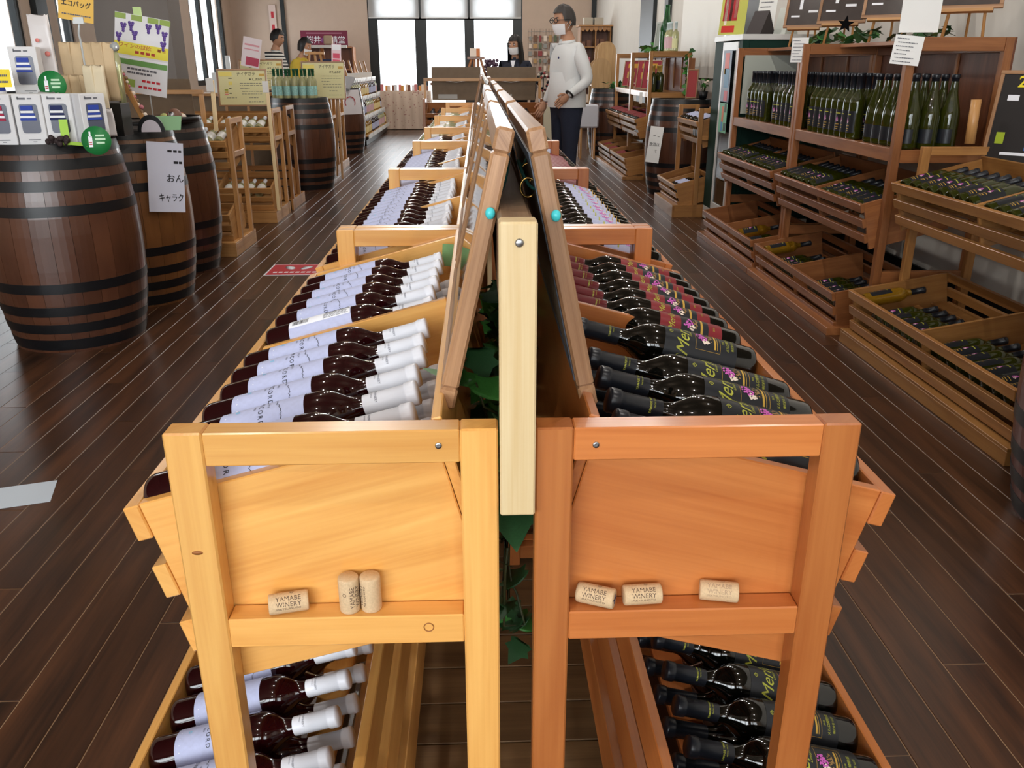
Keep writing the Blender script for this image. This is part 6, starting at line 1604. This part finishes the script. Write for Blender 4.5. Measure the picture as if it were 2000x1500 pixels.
# ------------------------------------------------------------------ people
SKIN = plain('skin', (180, 134, 106), 0.6); HAIR = plain('black_hair', (22, 19, 19), 0.5); HAIRG = plain('greying_hair', (58, 54, 52), 0.6, noise=.3, nscale=60)
MASK = plain('white_mask', (232, 232, 234), 0.8); JEANS = plain('navy_denim', (34, 40, 58), 0.85, noise=.15, nscale=60); SHOE = plain('dark_shoe', (30, 28, 28), 0.5)
def stripes(name, c1, c2, scale):
    m, nt, b = nodes_of(name); tc = nt.nodes.new('ShaderNodeTexCoord'); sp = nt.nodes.new('ShaderNodeSeparateXYZ'); ml = nt.nodes.new('ShaderNodeMath'); ml.operation = 'MULTIPLY'; ml.inputs[1].default_value = scale
    fr = nt.nodes.new('ShaderNodeMath'); fr.operation = 'FRACT'; gt = nt.nodes.new('ShaderNodeMath'); gt.operation = 'GREATER_THAN'; gt.inputs[1].default_value = 0.5
    mx = nt.nodes.new('ShaderNodeMix'); mx.data_type = 'RGBA'; mx.inputs[6].default_value = lin(c1); mx.inputs[7].default_value = lin(c2)
    nt.links.new(tc.outputs['Object'], sp.inputs[0]); nt.links.new(sp.outputs[2], ml.inputs[0]); nt.links.new(ml.outputs[0], fr.inputs[0]); nt.links.new(fr.outputs[0], gt.inputs[0]); nt.links.new(gt.outputs[0], mx.inputs[0]); nt.links.new(mx.outputs[2], b.inputs['Base Color'])
    b.inputs['Roughness'].default_value = 0.85
    return m
def person(label, loc, rz, H, top, legs_m, bulk=1.0, lean=0.0, arms=None, head_turn=0.0, head_tilt=0.0, hair='short', hair_m=None, mask=True, glasses=False, sleeve=0.0, collar=None, scale=1.0):
    """faces local +X; one skinned body mesh with head, hands and feet"""
    k = H / 1.70
    def lp(x, y, z):                       # lean the trunk about the hips
        if z <= 0.95: return (x * k, y * k, z * k)
        dx = math.sin(lean) * (z - 0.95); dz = math.cos(lean) * (z - 0.95)
        return ((x + dx) * k, y * k, (0.95 + dz) * k)
    J = [('pel', (0, 0, 0.95), (0.125, 0.16)), ('wai', (0.0, 0, 1.09), (0.115, 0.145)), ('che', (0.0, 0, 1.27), (0.125, 0.165)), ('ncb', (-0.005, 0, 1.425), (0.075, 0.09)), ('nck', (0.012, 0, 1.50), (0.052, 0.055)), ('nkt', (0.02, 0, 1.56), (0.05, 0.05))]
    E = [('pel', 'wai'), ('wai', 'che'), ('che', 'ncb'), ('ncb', 'nck'), ('nck', 'nkt')]
    A = arms or {1: ((-0.03, 0.235, 1.13), (0.05, 0.24, 0.90)), -1: ((-0.03, -0.235, 1.13), (0.05, -0.24, 0.90))}
    for s_ in (1, -1):
        c = 'l' if s_ > 0 else 'r'
        J += [('hip' + c, (0, 0.085 * s_, 0.88), (0.092, 0.088)), ('kne' + c, (0.015, 0.10 * s_, 0.49), (0.062, 0.06)), ('ank' + c, (-0.01, 0.105 * s_, 0.09), (0.045, 0.042)), ('toe' + c, (0.15, 0.12 * s_, 0.035), (0.042, 0.032)),
              ('sho' + c, (-0.005, 0.165 * s_, 1.385), (0.062, 0.062)), ('elb' + c, A[s_][0], (0.047, 0.047)), ('wri' + c, A[s_][1], (0.031, 0.031))]
        E += [('pel', 'hip' + c), ('hip' + c, 'kne' + c), ('kne' + c, 'ank' + c), ('ank' + c, 'toe' + c), ('che', 'sho' + c), ('sho' + c, 'elb' + c), ('elb' + c, 'wri' + c)]
    idx = {n: i_ for i_, (n, p, r) in enumerate(J)}
    pos = [lp(*p) if not n.startswith(('hip', 'kne', 'ank', 'toe')) else tuple(v * k for v in p) for n, p, r in J]
    me = bpy.data.meshes.new('skeleton'); me.from_pydata(pos, [(idx[a], idx[b_]) for a, b_ in E], [])
    o = bpy.data.objects.new('skeleton', me); COL.objects.link(o)
    md = o.modifiers.new('skin', 'SKIN'); md.use_smooth_shade = True
    sv = me.skin_vertices[0].data
    for i_, (n, p, r) in enumerate(J):
        bk = bulk if n in ('pel', 'wai', 'che', 'ncb') or n.startswith(('hip', 'sho', 'elb')) else 1.0
        sv[i_].radius = (r[0] * k * bk, r[1] * k * bk); sv[i_].use_root = (n == 'pel')
    o.modifiers.new('sub', 'SUBSURF').levels = 2
    dg = bpy.context.evaluated_depsgraph_get(); ev = o.evaluated_get(dg); em = ev.to_mesh()
    V = [tuple(v.co) for v in em.vertices]; F = [tuple(p.vertices) for p in em.polygons]; ev.to_mesh_clear()
    bpy.data.objects.remove(o); bpy.data.meshes.remove(me)
    mb = MB()
    MIX = []
    zc = 0.955 * k
    wri = [Vector(pos[idx['wril']]), Vector(pos[idx['wrir']])]; elb = [Vector(pos[idx['elbl']]), Vector(pos[idx['elbr']])]
    ncb = Vector(pos[idx['ncb']]); nck = Vector(pos[idx['nck']])
    groups = {0: [], 1: [], 2: [], 3: []}
    for f in F:
        c = Vector((0, 0, 0))
        for i_ in f: c += Vector(V[i_])
        c /= len(f)
        m_ = 1 if c.z < zc else 0
        if c.z < 0.075 * k or (c.z < 0.12 * k and c.x > 0.03): m_ = 3
        nearw = min((c - w).length for w in wri)
        for w, e_ in zip(wri, elb):
            d = (e_ - w).length; tt = (c - w).dot((e_ - w) / d)
            off = ((c - w) - (e_ - w) / d * tt).length
            if off < 0.075 and tt < d * 0.98: m_ = 2 if tt < d * sleeve else 0
        if c.z > nck.z - 0.035 * k and (c - nck).length < 0.12: m_ = 2
        groups[m_].append(f)
    for m_, fs in groups.items():
        if fs: mb.add(V, fs, None, m_, True)
    # head
    hc = Vector(pos[idx['nkt']]) + Vector((0.026, 0, 0.060)) * k
    HM = Matrix.Translation(hc) @ Matrix.Rotation(head_turn, 4, 'Z') @ Matrix.Rotation(head_tilt, 4, 'Y') @ Matrix.Scale(k, 4)
    hv = []; hf = []; n, rg = 24, 18
    for j in range(rg + 1):
        ph = PI * j / rg
        for i_ in range(n):
            a = 2 * PI * i_ / n
            x, y, z = math.sin(ph) * math.cos(a), math.sin(ph) * math.sin(a), -math.cos(ph)
            jaw = 1.0 - 0.24 * max(0, -z) ** 1.2
            X = 0.098 * x * (1.0 if x < 0 else 0.93) * (jaw if x < 0 else 1.0 - 0.10 * max(0, -z)); Y = 0.076 * y * jaw; Z = 0.118 * z
            if x > 0:
                X += 0.022 * math.exp(-((y / 0.16) ** 2) - ((z + 0.12) / 0.17) ** 2)         # nose
                X -= 0.010 * (math.exp(-(((y - 0.40) / 0.17) ** 2) - ((z - 0.05) / 0.12) ** 2) + math.exp(-(((y + 0.40) / 0.17) ** 2) - ((z - 0.05) / 0.12) ** 2))   # eye sockets
                X += 0.006 * math.exp(-((y / 0.3) ** 2) - ((z + 0.48) / 0.10) ** 2)          # lips
                X += 0.008 * math.exp(-((y / 0.3) ** 2) - ((z + 0.85) / 0.15) ** 2)          # chin
            hv.append((X, Y, Z))
    for j in range(rg):
        for i_ in range(n): hf.append((j * n + i_, j * n + (i_ + 1) % n, (j + 1) * n + (i_ + 1) % n, (j + 1) * n + i_))
    mb.add(hv, hf, None, 2, True, HM)
    for s_ in (1, -1): mb.ball((-0.008, 0.076 * s_, -0.012), (0.017, 0.010, 0.030), 8, 6, 2, HM)   # ears
    # hands: palm, four fingers and a thumb
    for q, s_ in enumerate((1, -1)):
        w, e_ = wri[q], elb[q]; d = (w - e_).normalized(); sd = Vector((1, 0, 0)) - d * d.x
        sd = sd.normalized() if sd.length > .1 else Vector((0, 0, 1)); up = d.cross(sd)
        R = Matrix((sd, up, d)).transposed().to_4x4(); MH = Matrix.Translation(w) @ R @ Matrix.Scale(k, 4)
        mb.ball((0, 0, 0.045), (0.040, 0.018, 0.052), 10, 7, 2, MH)
        for fi, (fx, fl) in enumerate(((-0.030, 0.058), (-0.010, 0.070), (0.010, 0.074), (0.029, 0.064))):
            pts = [(fx, 0, 0.075), (fx, -0.006 * s_, 0.075 + fl * .5), (fx * .95, -0.022 * s_, 0.075 + fl)]
            o_ = MB(); o_.tube([tuple(MH @ Vector(p)) for p in pts], [0.0095 * k, 0.009 * k, 0.0075 * k], 7, 2)
            mb.add(o_.V, o_.F, None, 2, True)
        o_ = MB(); o_.tube([tuple(MH @ Vector(p)) for p in ((0.030, 0, 0.025), (0.055, -0.008 * s_, 0.055), (0.058, -0.016 * s_, 0.088))], [0.012 * k, 0.0105 * k, 0.008 * k], 7, 2); mb.add(o_.V, o_.F, None, 2, True)
    body = mb.build('person', [top, legs_m, SKIN, SHOE]); body.location = loc; body.rotation_euler = (0, 0, rz); tag(body, label, 'person')
    # face details as parts
    def sub(name, m_, fn):
        q = MB(); fn(q); q.V = [tuple(HM @ Vector(v)) for v in q.V]; return q.build(name, [m_], body)
    for s_ in (1, -1):
        sub('eye', INK_WHITE, lambda q: q.ball((0.083, 0.031 * s_, 0.008), (0.006, 0.013, 0.006), 8, 6)); sub('pupil', INK, lambda q: q.ball((0.0875, 0.031 * s_, 0.008), (0.004, 0.006, 0.0055), 8, 6))
        sub('eyebrow', hair_m or HAIR, lambda q: q.box((0.088, 0.031 * s_, 0.030), (0.006, 0.030, 0.006)))
    sub('mouth', plain('lips', (150, 84, 78), .5), lambda q: q.ball((0.094, 0, -0.058), (0.005, 0.022, 0.006), 10, 5))
    hm = hair_m or HAIR
    def hairfn(q):
        v = []; f = []; N_, Rg = 28, 14; rnd_ = random.Random(4)
        low = {'short': -0.35, 'bob': -0.55, 'long': -0.75, 'mid': -0.55}[hair]
        for j in range(Rg + 1):
            for i_ in range(N_):
                a = 2 * PI * i_ / N_; front = math.cos(a)
                zend = low if front < 0.25 else (0.50 if hair != 'long' else 0.42)
                if 0.05 < front < 0.5: zend = low * .45 + .12 if hair in ('short',) else low * (0.9 if front < .3 else .2)
                zz = 1.0 + (zend - 1.0) * j / Rg
                zz = max(-1, min(1, zz)); rr = math.sqrt(max(0.0, 1 - zz * zz)) if zz > -0.1 else math.sqrt(1 - .01) * (1 - 0.12 * (-zz))
                t_ = 0.012 + 0.003 * math.sin(a * 7) 
                v.append(((0.098 + t_) * rr * front - 0.004, (0.076 + t_) * rr * math.sin(a), (0.118 + t_) * zz))
        for j in range(Rg):
            for i_ in range(N_): f.append((j * N_ + i_, (j + 1) * N_ + i_, (j + 1) * N_ + (i_ + 1) % N_, j * N_ + (i_ + 1) % N_))
        q.add(v, f, None, 0, True)
        if hair == 'long':
            v = []; f = []; N_, Rg = 26, 10
            for j in range(Rg + 1):
                zz = 0.03 - 0.36 * j / Rg
                for i_ in range(N_):
                    a = PI * 0.30 + (2 * PI - PI * 0.60) * i_ / (N_ - 1); w_ = 1.0 + 0.22 * j / Rg
                    v.append(((0.110 + .004 * math.sin(9 * a)) * math.cos(a) * w_ - 0.006 - 0.02 * j / Rg, (0.092 + .004 * math.sin(11 * a)) * math.sin(a) * w_, zz))
            for j in range(Rg):
                for i_ in range(N_ - 1): f.append((j * N_ + i_, (j + 1) * N_ + i_, (j + 1) * N_ + i_ + 1, j * N_ + i_ + 1))
            q.add(v, f, None, 0, True)
    sub('hair', hm, hairfn)
    if mask:
        def mk(q):
            v = []; f = []; N_, Rg = 14, 8
            for j in range(Rg + 1):
                z = -0.022 - 0.085 * j / Rg
                for i_ in range(N_ + 1):
                    a = -1.15 + 2.3 * i_ / N_; b_ = 1.0 - 0.22 * (j / Rg) ** 2
                    v.append((0.110 * math.cos(a) * b_ + 0.010 * math.exp(-(a / .35) ** 2) * (1 - .4 * j / Rg) - 0.004, 0.078 * math.sin(a) * (1 - .18 * (j / Rg) ** 2), z))
            for j in range(Rg):
                for i_ in range(N_): f.append((j * (N_ + 1) + i_, (j + 1) * (N_ + 1) + i_, (j + 1) * (N_ + 1) + i_ + 1, j * (N_ + 1) + i_ + 1))
            q.add(v, f, None, 0, True)
        sub('face_mask', MASK, mk)
        for s_ in (1, -1): sub('mask_loop', MASK, lambda q: q.tube([(0.03, 0.074 * s_, -0.03), (-0.015, 0.083 * s_, 0.0), (-0.02, 0.083 * s_, -0.02), (0.02, 0.076 * s_, -0.07)], 0.0018, 5))
    if glasses:
        def gl(q):
            for s_ in (1, -1):
                q.tube([(0.104, 0.033 * s_ + 0.025 * math.cos(w), 0.006 + 0.018 * math.sin(w)) for w in [2 * PI * i_ / 16 for i_ in range(16)]], 0.003, 6, closed=True)
                q.tube([(0.102, 0.058 * s_, 0.010), (0.04, 0.083 * s_, 0.008), (-0.01, 0.084 * s_, 0.004)], 0.003, 6)
            q.tube([(0.105, -0.008, 0.01), (0.105, 0.008, 0.01)], 0.003, 6)
        sub('glasses', BLACK, gl)
    return body
SHIRT = plain('white_jersey', (214, 216, 216), 0.85)
# man between rack and right wall: faces across to the left
man = person('man in white long-sleeved shirt and navy jeans standing beside the right centre row', (0.80, 8.0, 0), PI + 0.42, 1.746, SHIRT, JEANS, bulk=1.18, head_turn=0.10, head_tilt=0.10,
       arms={1: ((-0.07, 0.245, 1.14), (0.12, 0.23, 1.02)), -1: ((-0.03, -0.245, 1.14), (0.10, -0.22, 0.95))}, hair='short', hair_m=HAIRG, glasses=True)
# shirt skirt hanging over the jeans, wrist band and chest mark
mb = MB(); mb.lathe([(0.196, 0.945), (0.198, 1.0), (0.194, 1.08), (0.186, 1.16), (0.17, 1.24)], 28); o = mb.build('shirt_hem', [SHIRT], man); o.scale = (0.83, 1.02, 1)
MB().tube([(0.108 + 0.026 * math.cos(w), 0.237 + 0.036 * math.sin(w), 1.062 + 0.026 * math.cos(w)) for w in [2 * PI * i_ / 14 for i_ in range(14)]], 0.009, 6, closed=True).build('wrist_band', [BLACK], man)
MB().ball((0.142, 0.09, 1.36), (0.006, 0.010, 0.010), 8, 6).build('chest_mark', [plain('navy_mark', (40, 48, 96), .6)], man)
NAVY = plain('navy_coat', (30, 34, 48), 0.8)
wom = person('woman with long black hair and white mask behind the cross stand', (0.46, 10.85, 0), -PI / 2 - 0.35, 1.60, NAVY, NAVY, bulk=1.0, head_turn=-0.15, head_tilt=0.12, hair='long')
mb = MB(); mb.prism([(-0.03, 0.05), (0.03, 0.05), (0.0, -0.06)], -0.004, 0.004, 'YZ'); mb.build('white_collar', [INK_WHITE], wom, (0.118, 0, 1.30))
yel = person('person in yellow sweater and white mask leaning over the counter', (-2.55, 12.75, 0), -0.35, 1.63, plain('yellow_knit', (196, 168, 62), 0.9), JEANS, bulk=1.12, lean=0.20, head_turn=-0.1, head_tilt=0.25, hair='bob',
       arms={1: ((0.10, 0.25, 1.16), (0.28, 0.16, 1.05)), -1: ((0.10, -0.25, 1.16), (0.28, -0.16, 1.05))})
strp = person('man in black and white striped shirt behind the leaflet stand', (-3.01, 13.45, 0), -0.25, 1.75, stripes('striped_jersey', (30, 30, 34), (214, 212, 206), 22), JEANS, bulk=1.05, lean=0.06, head_turn=-0.1, head_tilt=0.22, hair='short', mask=False, sleeve=0.8,
       arms={1: ((0.06, 0.25, 1.14), (0.26, 0.18, 1.10)), -1: ((0.06, -0.25, 1.14), (0.26, -0.18, 1.10))})
